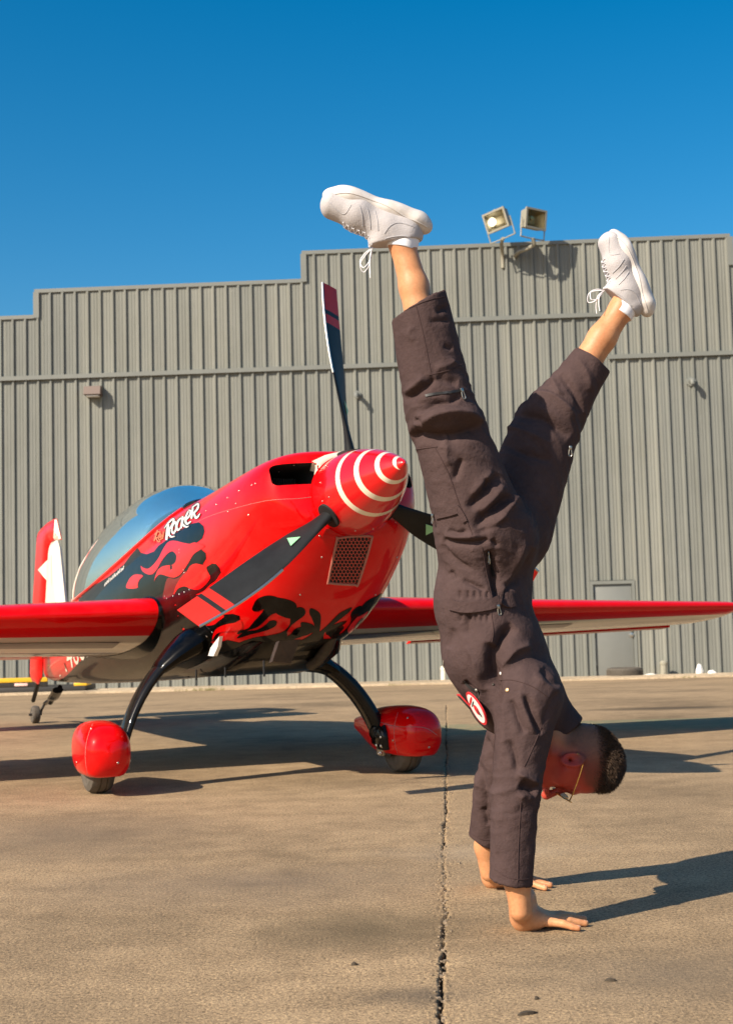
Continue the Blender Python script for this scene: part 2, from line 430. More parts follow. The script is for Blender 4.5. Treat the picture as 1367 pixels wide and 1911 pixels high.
hard = [X_a, X_b, X_c, X_l0, X_l1, DX0, DX1]
cuts = sorted([c_ for c_ in cuts if min(abs(c_ - h_) for h_ in hard) > 0.12] + hard)
for a, b in zip(cuts[:-1], cuts[1:]):
    mX = (a + b) / 2; zl = ledge_at(mX)
    z0 = DZ + 0.09 if DX0 - 0.01 < mX < DX1 + 0.01 else ZF
    panel(a + 0.001, b - 0.001, z0, zl - 0.001)
    panel(a + 0.001, b - 0.001, zl + 0.001, top_at(mX) - 0.002, 0.012)
# solid body behind the sheets
mb = MB()
segs = [(-15, X_a, zt_l0), (X_a, X_b, zt_l1), (X_b, X_c, zt_mid), (X_c, 15, zt_r)]
for a, b, z in segs:
    V = [wp(a, -0.06, ZF), wp(b, -0.06, ZF), wp(b, -0.06, z - 0.03), wp(a, -0.06, z - 0.03)]
    V += [p_ - WN * (0.4 if z == zt_mid or z == zt_l1 else 16) for p_ in V]
    mb.add(V, [(0, 1, 2, 3), (7, 6, 5, 4), (0, 3, 7, 4), (1, 5, 6, 2), (3, 2, 6, 7), (0, 4, 5, 1)])
V = [wp(-15, -0.5, ZF), wp(15, -0.5, ZF), wp(15, -0.5, 7.6), wp(-15, -0.5, 7.6)]; V += [p_ - WN * 18 for p_ in V]
mb.add(V, [(0, 1, 2, 3), (7, 6, 5, 4), (0, 3, 7, 4), (1, 5, 6, 2), (3, 2, 6, 7), (0, 4, 5, 1)])
mb.build('wall_core', m_trim, hangar, False, None)
# flashings: ledge strips and roof caps
def strip(name, a, b, z, h, d, off):
    V, F = box_vf(wp((a + b) / 2, off + d / 2, z), (b - a, d, h), (WT, WN, (0, 0, 1)))
    mbx = MB(); mbx.add(V, F); return mbx.build(name, m_trim, hangar, False, None)
for a, b, z in ((-15, X_l0, z_ledge), (X_l0, X_l1, z_ledge2), (X_l1, 15, z_ledge)):
    strip('ledge_flashing', a, b, z - 0.03, 0.10, 0.05, 0.042)
for a, b, z in segs:
    strip('roof_cap', a - 0.03, b + 0.03, z + 0.03, 0.09, 0.16, -0.10)
for X_, za, zb in ((X_a, zt_l0, zt_l1), (X_b, zt_l1, zt_mid), (X_c, zt_r, zt_mid)):
    strip('corner_trim', X_ - 0.05, X_ + 0.09, (za + zb) / 2, zb - za, 0.05, 0.02)
# door
mb = MB()
dw = DX1 - DX0
for a, b, za, zb in ((DX0, DX0 + 0.07, ZF, DZ), (DX1 - 0.07, DX1, ZF, DZ), (DX0, DX1, DZ, DZ + 0.08)):
    V, F = box_vf(wp((a + b) / 2, 0.0, (za + zb) / 2), (b - a, 0.10, zb - za), (WT, WN, (0, 0, 1))); mb.add(V, F)
mb.build('door_frame', m_trim, hangar, False, None)
mb = MB(); V, F = bbox_vf(wp((DX0 + DX1) / 2, -0.03, (ZF + DZ) / 2), (dw - 0.15, 0.045, DZ - ZF - 0.01), 0.004, (WT, WN, (0, 0, 1))); mb.add(V, F)
door = mb.build('door', m_door, hangar, True, 30)
hx = float(onwall(1178, 1185)[0])
for z_, r_ in ((float(onwall(1178, 1175)[2]), 0.045), (float(onwall(1178, 1185)[2]), 0.055)):
    mb = MB(); V, F = lathe_vf([(0, r_), (0.015, r_), (0.02, r_ * 0.5), (0.05, r_ * 0.45), (0.055, r_ * 0.8), (0.08, r_ * 0.75), (0.085, 0.004)], wp(hx, -0.008, z_), WN, 14); mb.add(V, F)
    mb.build('handle', m_metal, door)
for z_ in (ZF + 0.25, ZF + 1.0, DZ - 0.25):
    mb = MB(); V, F = tube_vf([wp(DX0 + 0.085, 0.01, z_ - 0.06), wp(DX0 + 0.085, 0.01, z_ + 0.06)], 0.014, 8); mb.add(V, F); mb.build('hinge', m_dmetal, door)

# ---- brown wall lamp
pc = onwall(177, 731.5)
lamp = thing('wall_lamp', wp(pc[0], 0.036, pc[2]), 'small brown box lamp on the hangar wall below the ledge', 'lamp')
m_brown = plain('brown_lamp_paint', (0.13, 0.085, 0.065), 0.5)
mb = MB(); lw, lh = 0.40, 0.24
V = []
for sx in (-1, 1):
    for off, dz in ((0.037, 0.5), (0.27, 0.42), (0.33, -0.42), (0.037, -0.5)): V.append(wp(pc[0] + sx * lw / 2, off, pc[2] + dz * lh))
mb.add(V, [(0, 1, 2, 3), (7, 6, 5, 4), (0, 4, 5, 1), (1, 5, 6, 2), (2, 6, 7, 3), (3, 7, 4, 0)])
mb.build('housing', m_brown, lamp, True, 30)
mb = MB(); V, F = bbox_vf(wp(pc[0], 0.18, pc[2] - lh * 0.5 - 0.012), (0.30, 0.2, 0.03), 0.006, (WT, WN, (0, 0, 1))); mb.add(V, F); mb.build('lens', m_white, lamp)

# ---- floodlights above the roofline
m_flood = plain('floodlight_grey', (0.27, 0.255, 0.20), 0.5)
t = NT('reflector'); t.set(Base_Color=(0.42, 0.40, 0.35), Metallic=1.0, Roughness=0.45); m_refl = t.m
t = NT('flood_glass'); t.set(Base_Color=(0.75, 0.68, 0.5), Roughness=0.08, Alpha=1.0); t.b.inputs['Transmission Weight'].default_value = 1.0; t.b.inputs['IOR'].default_value = 1.05; m_fglass = t.m
t = NT('glare_bulb'); t.set(Base_Color=(1, 0.9, 0.7)); t.b.inputs['Emission Color'].default_value = (1, 0.95, 0.85, 1); t.b.inputs['Emission Strength'].default_value = 3.0; m_glare = t.m  # added glow standing in for sun glare on the tilted floodlight
def flood(px, py, yaw, tilt, roll, arm, label, glare):
    c = onwall(px, py, 0.86)
    f = np.array([math.sin(yaw) * math.cos(tilt), -math.cos(yaw) * math.cos(tilt), -math.sin(tilt)])
    s = np.cross((0, 0, 1), f); s /= np.linalg.norm(s); s = -s; u = np.cross(s, f); u = u if u[2] > 0 else -u
    s2 = s * math.cos(roll) + u * math.sin(roll); u2 = u * math.cos(roll) - s * math.sin(roll)
    fl = thing('floodlight', arm[0], label, 'floodlight', 'floodlights above the roofline')
    mb = MB(); wd, hg, dp = 0.56, 0.45, 0.36
    rings = []
    def rect(off, a, b):
        return np.array([c + f * off + s2 * i * a / 2 + u2 * j * b / 2 for i, j in ((-1, -1), (1, -1), (1, 1), (-1, 1))])
    rings = [rect(-dp, wd * 0.62, hg * 0.62), rect(-dp * 0.8, wd * 0.86, hg * 0.88), rect(-0.04, wd * 0.96, hg * 0.96), rect(-0.04, wd * 1.04, hg * 1.06), rect(0.01, wd * 1.04, hg * 1.06), rect(0.01, wd * 0.88, hg * 0.86), rect(-0.03, wd * 0.86, hg * 0.84), rect(-0.2, wd * 0.4, hg * 0.4)]
    V, F = loft_vf(rings); 
    o = mk('housing', V, F, [m_flood, m_refl], fl, False); fixn(o)
    for i, p_ in enumerate(o.data.polygons):
        cc = np.array(p_.center) + np.array(fl.location)
        if all(any(np.linalg.norm(np.array(o.data.vertices[v].co) + np.array(fl.location) - q) < 1e-4 for r_ in rings[6:] for q in r_) for v in p_.vertices): p_.material_index = 1
    mb = MB(); mb.add(rect(0.004, wd * 0.875, hg * 0.855), [(0, 1, 2, 3)]); mb.add(rect(-0.004, wd * 0.875, hg * 0.855), [(3, 2, 1, 0)]); mb.build('glass', m_fglass, fl, False, None)
    mb = MB(); bc = c + f * -0.09 + s2 * 0.10; V, F = lathe_vf([(0, 0.02), (0.03, 0.085 if glare else 0.05), (0.07, 0.10 if glare else 0.05), (0.075, 0.004)], bc, f, 16); mb.add(V, F); mb.build('bulb_or_glare', m_glare if glare else m_metal, fl)
    mb = MB(); V, F = bbox_vf(c + f * -0.14 + u2 * 0.235, (0.08, 0.08, 0.07), 0.01, (s2, f, u2)); mb.add(V, F); mb.build('junction_box', m_flood, fl)
    lo = c - u2 * 0.44 - f * 0.1
    mb = MB(); pts = [c - f * 0.12 + s2 * 0.325, lo + s2 * 0.325 + u2 * 0.05, lo + s2 * 0.28, lo - s2 * 0.28, lo - s2 * 0.325 + u2 * 0.05, c - f * 0.12 - s2 * 0.325]
    V, F = tube_vf(smooth_curve(pts, 3), 0.016, 6); mb.add(V, F); mb.build('yoke', m_flood, fl)
    mb = MB(); V, F = tube_vf(smooth_curve(list(arm) + [lo], 5), 0.045, 8); mb.add(V, F); mb.build('arm', m_flood, fl)
    return fl
flood(924, 411, -0.55, 0.20, -0.20, [onwall(938, 500, 0.03), onwall(937, 474, 0.10), onwall(935, 455, 0.45)], 'floodlight tilted over with sun glare made as a glowing bulb, above the wall top', True)
flood(1000, 408, 0.50, 0.10, 0.06, [onwall(960, 478, 0.03), onwall(968, 470, 0.25), onwall(985, 463, 0.55), onwall(996, 455, 0.68)], 'unlit upright floodlight on a bent arm above the wall', False)

# ---- small pipes on the wall
def stub(px, py, r, L, down, label, name='pipe_stub', mat=None, cat='pipe'):
    p0 = onwall(px, py); p0 = wp(p0[0], 0.01, p0[2])
    o = thing(name, p0, label, cat)
    mb = MB(); V, F = tube_vf(smooth_curve([p0, p0 + WN * L * 0.7, p0 + WN * L + np.array([0, 0, -down * 0.4]), p0 + WN * L + np.array([0, 0, -down])], 4), r, 10); mb.add(V, F); mb.build('pipe', mat or m_trim, o)
    mb = MB(); V, F = lathe_vf([(0, r * 1.9), (0.045, r * 1.9), (0.05, r)], p0, WN, 12); mb.add(V, F); mb.build('flange', mat or m_trim, o)
    return o
stub(666, 737, 0.05, 0.28, 0.10, 'little hooked pipe high on the wall beside the upright propeller blade')
stub(1288, 712, 0.06, 0.26, 0.10, 'little hooked pipe on the wall below the far end of the ledge')
def post(px, py0, py1, off, r, mat, label):
    a = onwall(px, py1, off); b = onwall(px, py0, off); a[2] = float(gz(a[1])) + 0.03 if off < 2.6 else float(gz(a[1]))
    o = thing('standpipe', a, label, 'pipe')
    mb = MB(); V, F = tube_vf([a, a + (b - a) * 0.9], r, 12); mb.add(V, F); mb.build('pipe', mat, o)
    mb = MB(); V, F = lathe_vf([(0, r * 1.15), (0.05, r * 1.2), (0.09, r * 0.7), (0.10, 0.01)], a + (b - a) * 0.9, (0, 0, 1), 12); mb.add(V, F); mb.build('cap', mat, o)
post(827, 1248, 1277, 0.35, 0.06, m_cream, 'short pale standpipe at the wall foot behind the chest of the person')
post(1238, 1238, 1262, 0.30, 0.08, m_flood, 'short grey standpipe at the wall foot near the white bags')

# ---- tyre lying by the door
tc_ = onwall(1166, 1276, 1.3); tc_[2] = float(gz(tc_[1])) + 0.032
tyre = thing('spare_tyre', tc_, 'old black tyre lying flat on the concrete in front of the door', 'tyre')
mb = MB(); R_ = 0.40
prof = [(-0.10, 0.26), (-0.115, 0.32), (-0.10, 0.375), (-0.06, 0.395), (0.06, 0.395), (0.10, 0.375), (0.115, 0.32), (0.10, 0.26), (0.06, 0.235), (-0.06, 0.235)]
n = 40; V = []; F = []; m_ = len(prof)
for k in range(n):
    a = 2 * math.pi * k / n
    for z, r in prof: V.append(tc_ + np.array([math.cos(a) * r, math.sin(a) * r, z + 0.115]))
for k in range(n):
    for j in range(m_): F.append((k * m_ + j, k * m_ + (j + 1) % m_, ((k + 1) % n) * m_ + (j + 1) % m_, ((k + 1) % n) * m_ + j))
mb.add(V, F); mb.build('casing', m_rubber, tyre)
mb = MB()
for k in range(60):
    a = 2 * math.pi * k / 60
    V, F = box_vf(tc_ + np.array([math.cos(a) * 0.397, math.sin(a) * 0.397, 0.115]), (0.012, 0.025, 0.13), (np.array([math.cos(a), math.sin(a), 0]), np.array([-math.sin(a), math.cos(a), 0]), (0, 0, 1))); mb.add(V, F)
tag(mb.build('tread_block', m_rubber, tyre, False, None), kind='stuff')

# ---- white bags at the wall foot
m_bag = plain('white_plastic', (0.80, 0.78, 0.74), 0.45, var=0.05)
def bag(px, py, off, sx, sz, label, seed):
    c = onwall(px, py, off); c[2] = float(gz(c[1])) + 0.032
    bm = bmesh.new(); bmesh.ops.create_icosphere(bm, subdivisions=3, radius=1.0)
    V = np.array([v.co for v in bm.verts]); F = [[v.index for v in f.verts] for f in bm.faces]; bm.free()
    d = 1 + 0.28 * noise3(V * 1.7 + seed) + 0.12 * noise3(V * 4 + seed)
    V = V * d[:, None]; V[:, 2] = np.where(V[:, 2] < -0.75, -0.75, V[:, 2])
    top = np.clip(V[:, 2], 0, 2); V[:, 0] *= 1 - 0.35 * top; V[:, 1] *= 1 - 0.35 * top
    V = V * np.array([sx, sx * 0.8, sz]) + c + np.array([0, 0, 0.72 * sz])
    o = mk('plastic_bag', V, F, m_bag, None, True, None, c); return tag(o, label, 'bag', 'white bags along the wall foot')
bag(1305, 1265, 0.6, 0.085, 0.16, 'tall white bag standing at the wall foot', 1)
bag(1328, 1265, 0.6, 0.10, 0.075, 'low white bag lying beside the tall white one', 5)
bag(1213, 1266, 0.6, 0.17, 0.05, 'flat white bag lying beside the old tyre', 9)

# ---- low cart behind the tail
m_yel = plain('yellow_paint', (0.72, 0.42, 0.02), 0.45)
m_cartd = plain('cart_black', (0.03, 0.028, 0.026), 0.6)
cb = onwall(60, 1300, 1.5); cz = float(gz(cb[1])) + 0.03; cb[2] = cz
cart = thing('flatbed_cart', cb, 'low black flatbed cart with a yellow rail behind the aeroplane tail', 'cart')
def cpt(px, z, off): q = onwall(px, 1280, off); return np.array([q[0], q[1], z])
xa, xb = cpt(-140, 0, 1.5)[0], cpt(168, 0, 1.5)[0]; yy = cb[1]
def cbox(name, x0, x1, z0, z1, d0, d1, mat, bev=0.01):
    mb = MB(); V, F = bbox_vf(((x0 + x1) / 2, yy + (d0 + d1) / 2, (z0 + z1) / 2), (x1 - x0, d1 - d0, z1 - z0), bev); mb.add(V, F); return mb.build(name, mat, cart)
zy = float(P(30, 1268, yy)[2])
cbox('deck', xa, xb, zy - 0.27, zy - 0.16, -0.6, 0.6, m_cartd)
x60 = P(100, 1268, yy)[0]
cbox('side_board', xa, x60, zy - 0.158, zy - 0.05, -0.6, -0.55, m_dmetal, 0.004)
cbox('yellow_rail', xa, x60, zy - 0.048, zy + 0.05, -0.62, -0.53, m_yel)
cbox('yellow_end', P(148, 1276, yy)[0], P(172, 1276, yy)[0], zy - 0.158, zy - 0.09, -0.6, -0.1, m_yel)
cbox('reflector_strip', P(40, 1274, yy)[0], P(64, 1274, yy)[0], zy - 0.13, zy - 0.07, -0.625, -0.602, plain('pale_reflector', (0.75, 0.5, 0.45), 0.4), 0.003)
cbox('prop_foot', P(141, 1292, yy)[0], P(150, 1292, yy)[0], cz, zy - 0.272, -0.5, -0.35, m_cartd, 0.004)
for px_ in (18, -90):
    wx = P(px_, 1292, yy)[0]; wr_ = (zy - 0.275 - cz) / 2 + 0.02
    for dy in (-0.45, 0.35):
        mb = MB(); V, F = lathe_vf([(0, 0.02), (0.0, wr_ * 0.6), (0.01, wr_ * 0.9), (0.03, wr_), (0.07, wr_), (0.09, wr_ * 0.9), (0.10, wr_ * 0.6), (0.10, 0.02)], (wx, yy + dy, cz + wr_), (0, 1, 0), 20); mb.add(V, F); mb.build('wheel', m_rubber, cart)

# ---- dry grass at the edge of the paving
mb = MB(); rg = np.random.RandomState(8); m_grass = plain('dry_grass', (0.22, 0.20, 0.06), 0.8)
for px_, n_ in ((392, 60), (355, 25), (745, 20), (1285, 14), (1010, 20)):
    for k in range(n_):
        c_ = onwall(px_ + rg.normal(0, 14), 1282, 2.66 + 0.05 * rg.rand()); c_[2] = float(gz(c_[1])); hgt = 0.03 + 0.07 * rg.rand(); dx = rg.normal(0, 0.03)
        mb.add([c_ + [-0.006, 0, 0], c_ + [0.006, 0, 0], c_ + [dx, -0.02, hgt]], [(0, 1, 2)])
tag(mb.build('grass', m_grass, None, False, None, (0, 30, 0)), kind='stuff')
# ---- small litter on the concrete
m_leaf = plain('dry_leaf', (0.06, 0.045, 0.03), 0.8)
def chip(px, py, L, wd, rot, name, label, cat):
    c = G(px, py); a = np.array([math.cos(rot), math.sin(rot), 0]); b = np.array([-a[1], a[0], 0])
    out = [(-1, 0), (-0.6, 0.7), (0, 1), (0.6, 0.6), (1, 0.05), (0.5, -0.8), (-0.1, -1), (-0.7, -0.6)]
    V = [c + a * u * L / 2 + b * v_ * wd / 2 + np.array([0, 0, 0.002 + 0.006 * abs(v_)]) for u, v_ in out] + [c + a * u * L / 2 + b * v_ * wd / 2 + np.array([0, 0, 0.0005]) for u, v_ in out]
    n = len(out); F = [tuple(range(n)), tuple(range(2 * n - 1, n - 1, -1))] + [(i, n + i, n + (i + 1) % n, (i + 1) % n) for i in range(n)]
    o = mk(name, V, F, m_leaf, None, False, None, c); fixn(o); return tag(o, label, cat)
chip(661, 1802, 0.018, 0.010, 0.2, 'dry_leaf', 'tiny dark leaf lying alone on the concrete left of the cracked joint', 'leaf')
chip(984, 1894, 0.050, 0.012, 0.35, 'twig', 'dark twig at the bottom edge of the photo, right of the joint', 'twig')
chip(1139, 1832, 0.030, 0.010, -0.1, 'dry_leaf', 'small dark leaf on the concrete beneath the near hand', 'leaf')
chip(1001, 1866, 0.012, 0.008, 0.3, 'dry_leaf', 'smallest leaf scrap, between the twig and the near hand', 'leaf')
# ================================================================ AEROPLANE
PSI, THE = math.radians(25), math.radians(9)
HUB = P(664.5, 919, 6.67)
AX = np.array([math.cos(THE) * math.sin(PSI), -math.cos(THE) * math.cos(PSI), math.sin(THE)])   # towards the nose
AY = np.array([math.cos(PSI), math.sin(PSI), 0.0])                                              # pilot's left
AZ = np.cross(AX, AY)
def LW(p):
    p = np.asarray(p, float)
    return HUB + p[..., 0:1] * AX + p[..., 1:2] * AY + p[..., 2:3] * AZ
def WL(p):
    d = np.asarray(p, float) - HUB
    return np.stack([d @ AX, d @ AY, d @ AZ], -1)
def onx(px, py, x=0.0):
    d = ray(px, py); t = (x - (CAM - HUB) @ AX) / (d @ AX); return WL(CAM + d * t)
def onyp(px, py, y=0.0):
    d = ray(px, py); t = (y - (CAM - HUB) @ AY) / (d @ AY); return WL(CAM + d * t)
wL, wR = G(183, 1480), G(752, 1441)
PB = (wL + wR) / 2; PB[2] = 0
plane = thing('aeroplane', PB, 'red single-engined aerobatic aeroplane with black flames and a three-blade propeller', 'aeroplane')

# ---- fuselage sections: x, half width, top, bottom, height of the widest line, exponent top, exponent bottom
ST = np.array([
    (-0.075, 0.215, 0.215, -0.215, 0.00, 2.0, 2.0),
    (-0.095, 0.300, 0.228, -0.235, 0.02, 2.3, 2.0),
    (-0.125, 0.365, 0.240, -0.265, 0.04, 2.8, 2.0),
    (-0.18, 0.405, 0.255, -0.325, 0.04, 3.0, 2.0),
    (-0.27, 0.432, 0.268, -0.405, 0.03, 3.0, 2.1),
    (-0.40, 0.452, 0.285, -0.490, 0.01, 2.9, 2.15),
    (-0.58, 0.466, 0.305, -0.575, -0.02, 2.8, 2.25),
    (-0.80, 0.476, 0.328, -0.625, -0.05, 2.7, 2.35),
    (-1.10, 0.480, 0.358, -0.645, -0.08, 2.6, 2.5),
    (-1.50, 0.476, 0.400, -0.635, -0.10, 2.5, 2.6),
    (-2.00, 0.466, 0.455, -0.595, -0.10, 2.4, 2.7),
    (-2.60, 0.450, 0.500, -0.540, -0.09, 2.3, 2.8),
    (-3.40, 0.420, 0.530, -0.455, -0.06, 2.2, 2.8),
    (-4.30, 0.365, 0.555, -0.350, -0.01, 2.1, 2.8),
    (-5.10, 0.295, 0.540, -0.250, 0.04, 2.0, 2.7),
    (-5.90, 0.205, 0.450, -0.140, 0.09, 2.0, 2.6),
    (-6.60, 0.105, 0.360, -0.035, 0.13, 2.0, 2.5),
    (-7.00, 0.045, 0.320, 0.040, 0.16, 2.0, 2.4)])
def section(x, n=64, grow=0.0):
    wd, zt, zb, zc, e1, e2 = [interp(ST[:, 0], ST[:, k], x) for k in range(1, 7)]
    out = []
    for k in range(n):
        a = 2 * math.pi * k / n; ca, sa = math.cos(a), math.sin(a)
        e = e1 if sa >= 0 else e2; h = (zt - zc) if sa >= 0 else (zc - zb)
        r = (abs(ca) ** e + abs(sa) ** e) ** (-1 / e)
        out.append((x, (wd + grow) * r * ca, zc + (h + grow) * r * sa))
    return np.array(out)
XS = -1.50   # the cowling's rear seam
def hull(xs, name, mat, cap0=True, cap1=True):
    V, F = loft_vf([LW(section(x)) for x in xs], cap0, cap1)
    o = mk(name, V, F, mat, plane); fixn(o); sharp(o, 45); return o
xs_c = np.concatenate([[-0.075, -0.082, -0.09, -0.10, -0.112, -0.125, -0.14, -0.16, -0.18, -0.21], np.linspace(-0.25, XS, 34)])
cowl = hull(xs_c, 'cowling', m_red)
fus = hull(np.linspace(XS - 0.004, -7.0, 60), 'fuselage', m_red)
# engine air inlets cut into the cowling
def cut(o, cutters, inner):
    if len(o.data.materials) < 2: o.data.materials.append(inner)
    for V, F in cutters:
        c = mk('cutter', V, F, inner, None, False); fixn(c)
        md = o.modifiers.new('cut', 'BOOLEAN'); md.operation = 'DIFFERENCE'; md.object = c; md.solver = 'EXACT'
        try: md.material_mode = 'TRANSFER'
        except Exception: pass
        dg = bpy.context.evaluated_depsgraph_get(); dg.update()
        me = bpy.data.meshes.new_from_object(o.evaluated_get(dg)); o.modifiers.remove(md)
        old = o.data; o.data = me; me.name = old.name; bpy.data.meshes.remove(old)
        cm = c.data; bpy.data.objects.remove(c); bpy.data.meshes.remove(cm)
def rrect(y0, y1, z0, z1, r, n=5):
    out = []
    for cx, cz, a0 in ((y1 - r, z1 - r, 0), (y0 + r, z1 - r, 90), (y0 + r, z0 + r, 180), (y1 - r, z0 + r, 270)):
        for k in range(n + 1):
            a = math.radians(a0 + 90 * k / n); out.append((cx + r * math.cos(a), cz + r * math.sin(a)))
    return out
def prism(out, x0, x1, shrink=0.9):
    c = np.mean(out, 0); rings = []
    for x, s in ((x0, 1.0), (-0.17, 1.0), (x1, shrink)):
        rings.append(LW(np.array([(x, c[0] + (y - c[0]) * s, c[1] + (z - c[1]) * s) for y, z in out])))
    return loft_vf(rings)
def inlet(sgn):
    o_ = rrect(0.155, 0.378, 0.058, 0.168, 0.03)
    return [(sgn * y, z) for y, z in o_]
cut(cowl, [prism(inlet(-1), 0.10, -0.42), prism(inlet(1), 0.10, -0.42)], m_dark)
sharp(cowl, 40)
# baffle fins seen inside the inlets
m_fin = plain('engine_fin', (0.05, 0.048, 0.045), 0.6)
for sgn in (-1, 1):
    mb = MB()
    for k in range(15):
        y = sgn * (0.185 + 0.012 * k)
        V, F = box_vf((0, 0, 0), (0.05, 0.004, 0.085)); mb.add(LW(V + np.array([-0.33, y, 0.105])), F)
    tag(mb.build('cylinder_fin', m_fin, plane, False, None), kind='stuff')

def bvh_of(*objs):
    V = []; F = []; n = 0
    for o in objs:
        mw = np.array(base_of(o)); V += [tuple(np.array(v.co) + mw) for v in o.data.vertices]
        F += [[i + n for i in p_.vertices] for p_ in o.data.polygons]; n = len(V)
    return BVHTree.FromPolygons(V, F)
BV = bvh_of(cowl, fus)
def hit(px, py, bv):
    d = ray(px, py); d = d / np.linalg.norm(d)
    q = bv.ray_cast(Vector(CAM), Vector(d)); return (np.array(q[0]), np.array(q[1])) if q[0] is not None else None
def pmesh(poly, step):
    """fine triangles filling a 2-D outline"""
    poly = np.asarray(poly, float); n = len(poly); dense = []
    for i in range(n):
        a, b = poly[i], poly[(i + 1) % n]; m = max(1, int(np.linalg.norm(b - a) / step))
        dense += [a + (b - a) * k / m for k in range(m)]
    dense = np.array(dense); x0, y0 = dense.min(0); x1, y1 = dense.max(0)
    gx, gy = np.meshgrid(np.arange(x0, x1, step), np.arange(y0, y1, step)); g = np.stack([gx.ravel(), gy.ravel()], 1)
    # inside test, and not too close to the rim
    ins = np.zeros(len(g), bool); j = n - 1
    for i in range(n):
        xi, yi = poly[i]; xj_, yj = poly[j]
        cnd = ((yi > g[:, 1]) != (yj > g[:, 1])) & (g[:, 0] < (xj_ - xi) * (g[:, 1] - yi) / (yj - yi + 1e-12) + xi); ins ^= cnd; j = i
    g = g[ins]
    if len(g):
        dm = np.min(np.linalg.norm(g[:, None, :] - dense[None], axis=2), axis=1); g = g[dm > step * 0.45]
    allv = [Vector(v) for v in dense] + [Vector(v) for v in g]; m = len(dense)
    r = delaunay_2d_cdt(allv, [], [list(range(m))], 1, 1e-6)
    return np.array([tuple(v) for v in r[0]]), [list(f) for f in r[2]]
def decal(poly, name, mat, off=0.002, bv=None, parent=None, mirror=True, step=5.0, smooth=True, kind=None):
    V2, F = pmesh(poly, step); W = []; N = []; ok = []
    for x, y in V2:
        h = hit(x, y, bv or BV)
        ok.append(h is not None)
        if h is None: W.append(np.zeros(3)); N.append(np.zeros(3))
        else: W.append(h[0]); N.append(h[1])
    W = np.array(W); N = np.array(N); F = [f for f in F if all(ok[i] for i in f)]
    if not F: return None
    W = W + N * off
    # drop faces that stretch across an edge
    F = [f for f in F if max(np.linalg.norm(W[f[i]] - W[f[i - 1]]) for i in range(len(f))) < 0.30]
    used = sorted({i for f in F for i in f}); mp = {a: b for b, a in enumerate(used)}
    W = W[used]; F = [[mp[i] for i in f] for f in F]
    if mirror:
        Lc = WL(W); Lc[:, 1] *= -1; mk(name, LW(Lc), [f[::-1] for f in F], mat, parent or plane, smooth)
    o = mk(name, W, F, mat, parent or plane, smooth)
    return tag(o, kind=kind)
def Z1(pts): return np.array([(160 + x / 4.5567, 900 + y / 4.5567) for x, y in pts])
def Z2(pts): return np.array([(360 + x / 3.1068, 1040 + y / 3.1068) for x, y in pts])
def sm(p_, k=4): return smooth_curve(p_, k, True)

# black ground of the flame scheme
B0 = [(-60, 960), (30, 895), (120, 850), (200, 800), (325, 700), (380, 625), (440, 555), (470, 600), (520, 612), (580, 590), (620, 540), (690, 490), (780, 425), (900, 352), (965, 340), (1003, 372), (1011, 420), (992, 478), (945, 514), (905, 530), (905, 590),
      (940, 582), (985, 572), (1022, 602), (1026, 650), (1000, 692), (1010, 720), (1070, 690), (1110, 695), (1140, 730), (1155, 780), (1110, 830), (1060, 890), (1010, 930), (1000, 1000), (1040, 1060), (1110, 1120), (1180, 1125), (1250, 1118), (1308, 1135), (1312, 1165), (1280, 1195), (1200, 1230), (1150, 1270), (1110, 1340),
      (900, 1420), (700, 1500), (500, 1480), (300, 1420), (100, 1380), (-60, 1380)]
decal(Z1(B0), 'flame_marking', m_black, 0.0015, step=5)
T12 = [(930, 512), (890, 524), (830, 515), (755, 498), (705, 510), (665, 562), (625, 640), (580, 700), (535, 735), (492, 728), (472, 711), (485, 755), (530, 783), (575, 778), (612, 735), (652, 665), (700, 607), (742, 588), (774, 622), (768, 675), (737, 703), (690, 708), (645, 722), (610, 760), (585, 842), (605, 805), (640, 783), (700, 800), (752, 810), (800, 790), (840, 742), (880, 680), (922, 612), (985, 568), (1010, 540)]
decal(sm(Z1(T12)), 'flame_marking', m_red, 0.003, step=4)
T3 = [(1040, 680), (1000, 702), (940, 692), (892, 712), (862, 762), (812, 815), (768, 890), (752, 958), (788, 905), (845, 885), (900, 908), (960, 912), (1012, 880), (1062, 812), (1042, 762), (1032, 722), (1075, 690)]
decal(sm(Z1(T3)), 'flame_marking', m_red, 0.003, step=4)
T4 = [(1160, 770), (1110, 835), (1060, 872), (1005, 925), (938, 958), (1000, 955), (1040, 985), (1090, 960), (1180, 860)]
decal(sm(Z1(T4)), 'flame_marking', m_red, 0.003, step=4)
T5 = [(1010, 1000), (935, 1018), (878, 1056), (935, 1046), (990, 1062), (1050, 1110), (1080, 1150), (1070, 1185), (1022, 1218), (1090, 1210), (1130, 1180), (1180, 1135), (1110, 1090)]
decal(sm(Z1(T5)), 'flame_marking', m_red, 0.003, step=4)
T7 = [(1320, 1170), (1270, 1192), (1200, 1205), (1130, 1232), (1092, 1272), (1078, 1342), (1112, 1290), (1170, 1268), (1260, 1262), (1330, 1240)]
decal(sm(Z1(T7)), 'flame_marking', m_red, 0.003, step=4)
F1 = [(395, 800), (430, 785), (475, 788), (490, 800), (460, 830), (445, 870), (440, 900), (350, 900), (365, 840)]
decal(sm(Z1(F1)), 'flame_marking', m_red, 0.003, step=4)
m_red_shade = paint('shaded_red_paint', (0.16, 0.002, 0.003))  # shade over the red flames, painted in as a darker red patch
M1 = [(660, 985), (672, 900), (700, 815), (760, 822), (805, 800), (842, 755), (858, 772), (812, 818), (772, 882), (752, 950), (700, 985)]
decal(sm(Z1(M1)), 'flame_marking', m_red_shade, 0.0026, step=4)  # painted shade patch over the red flames, not a marking of its own
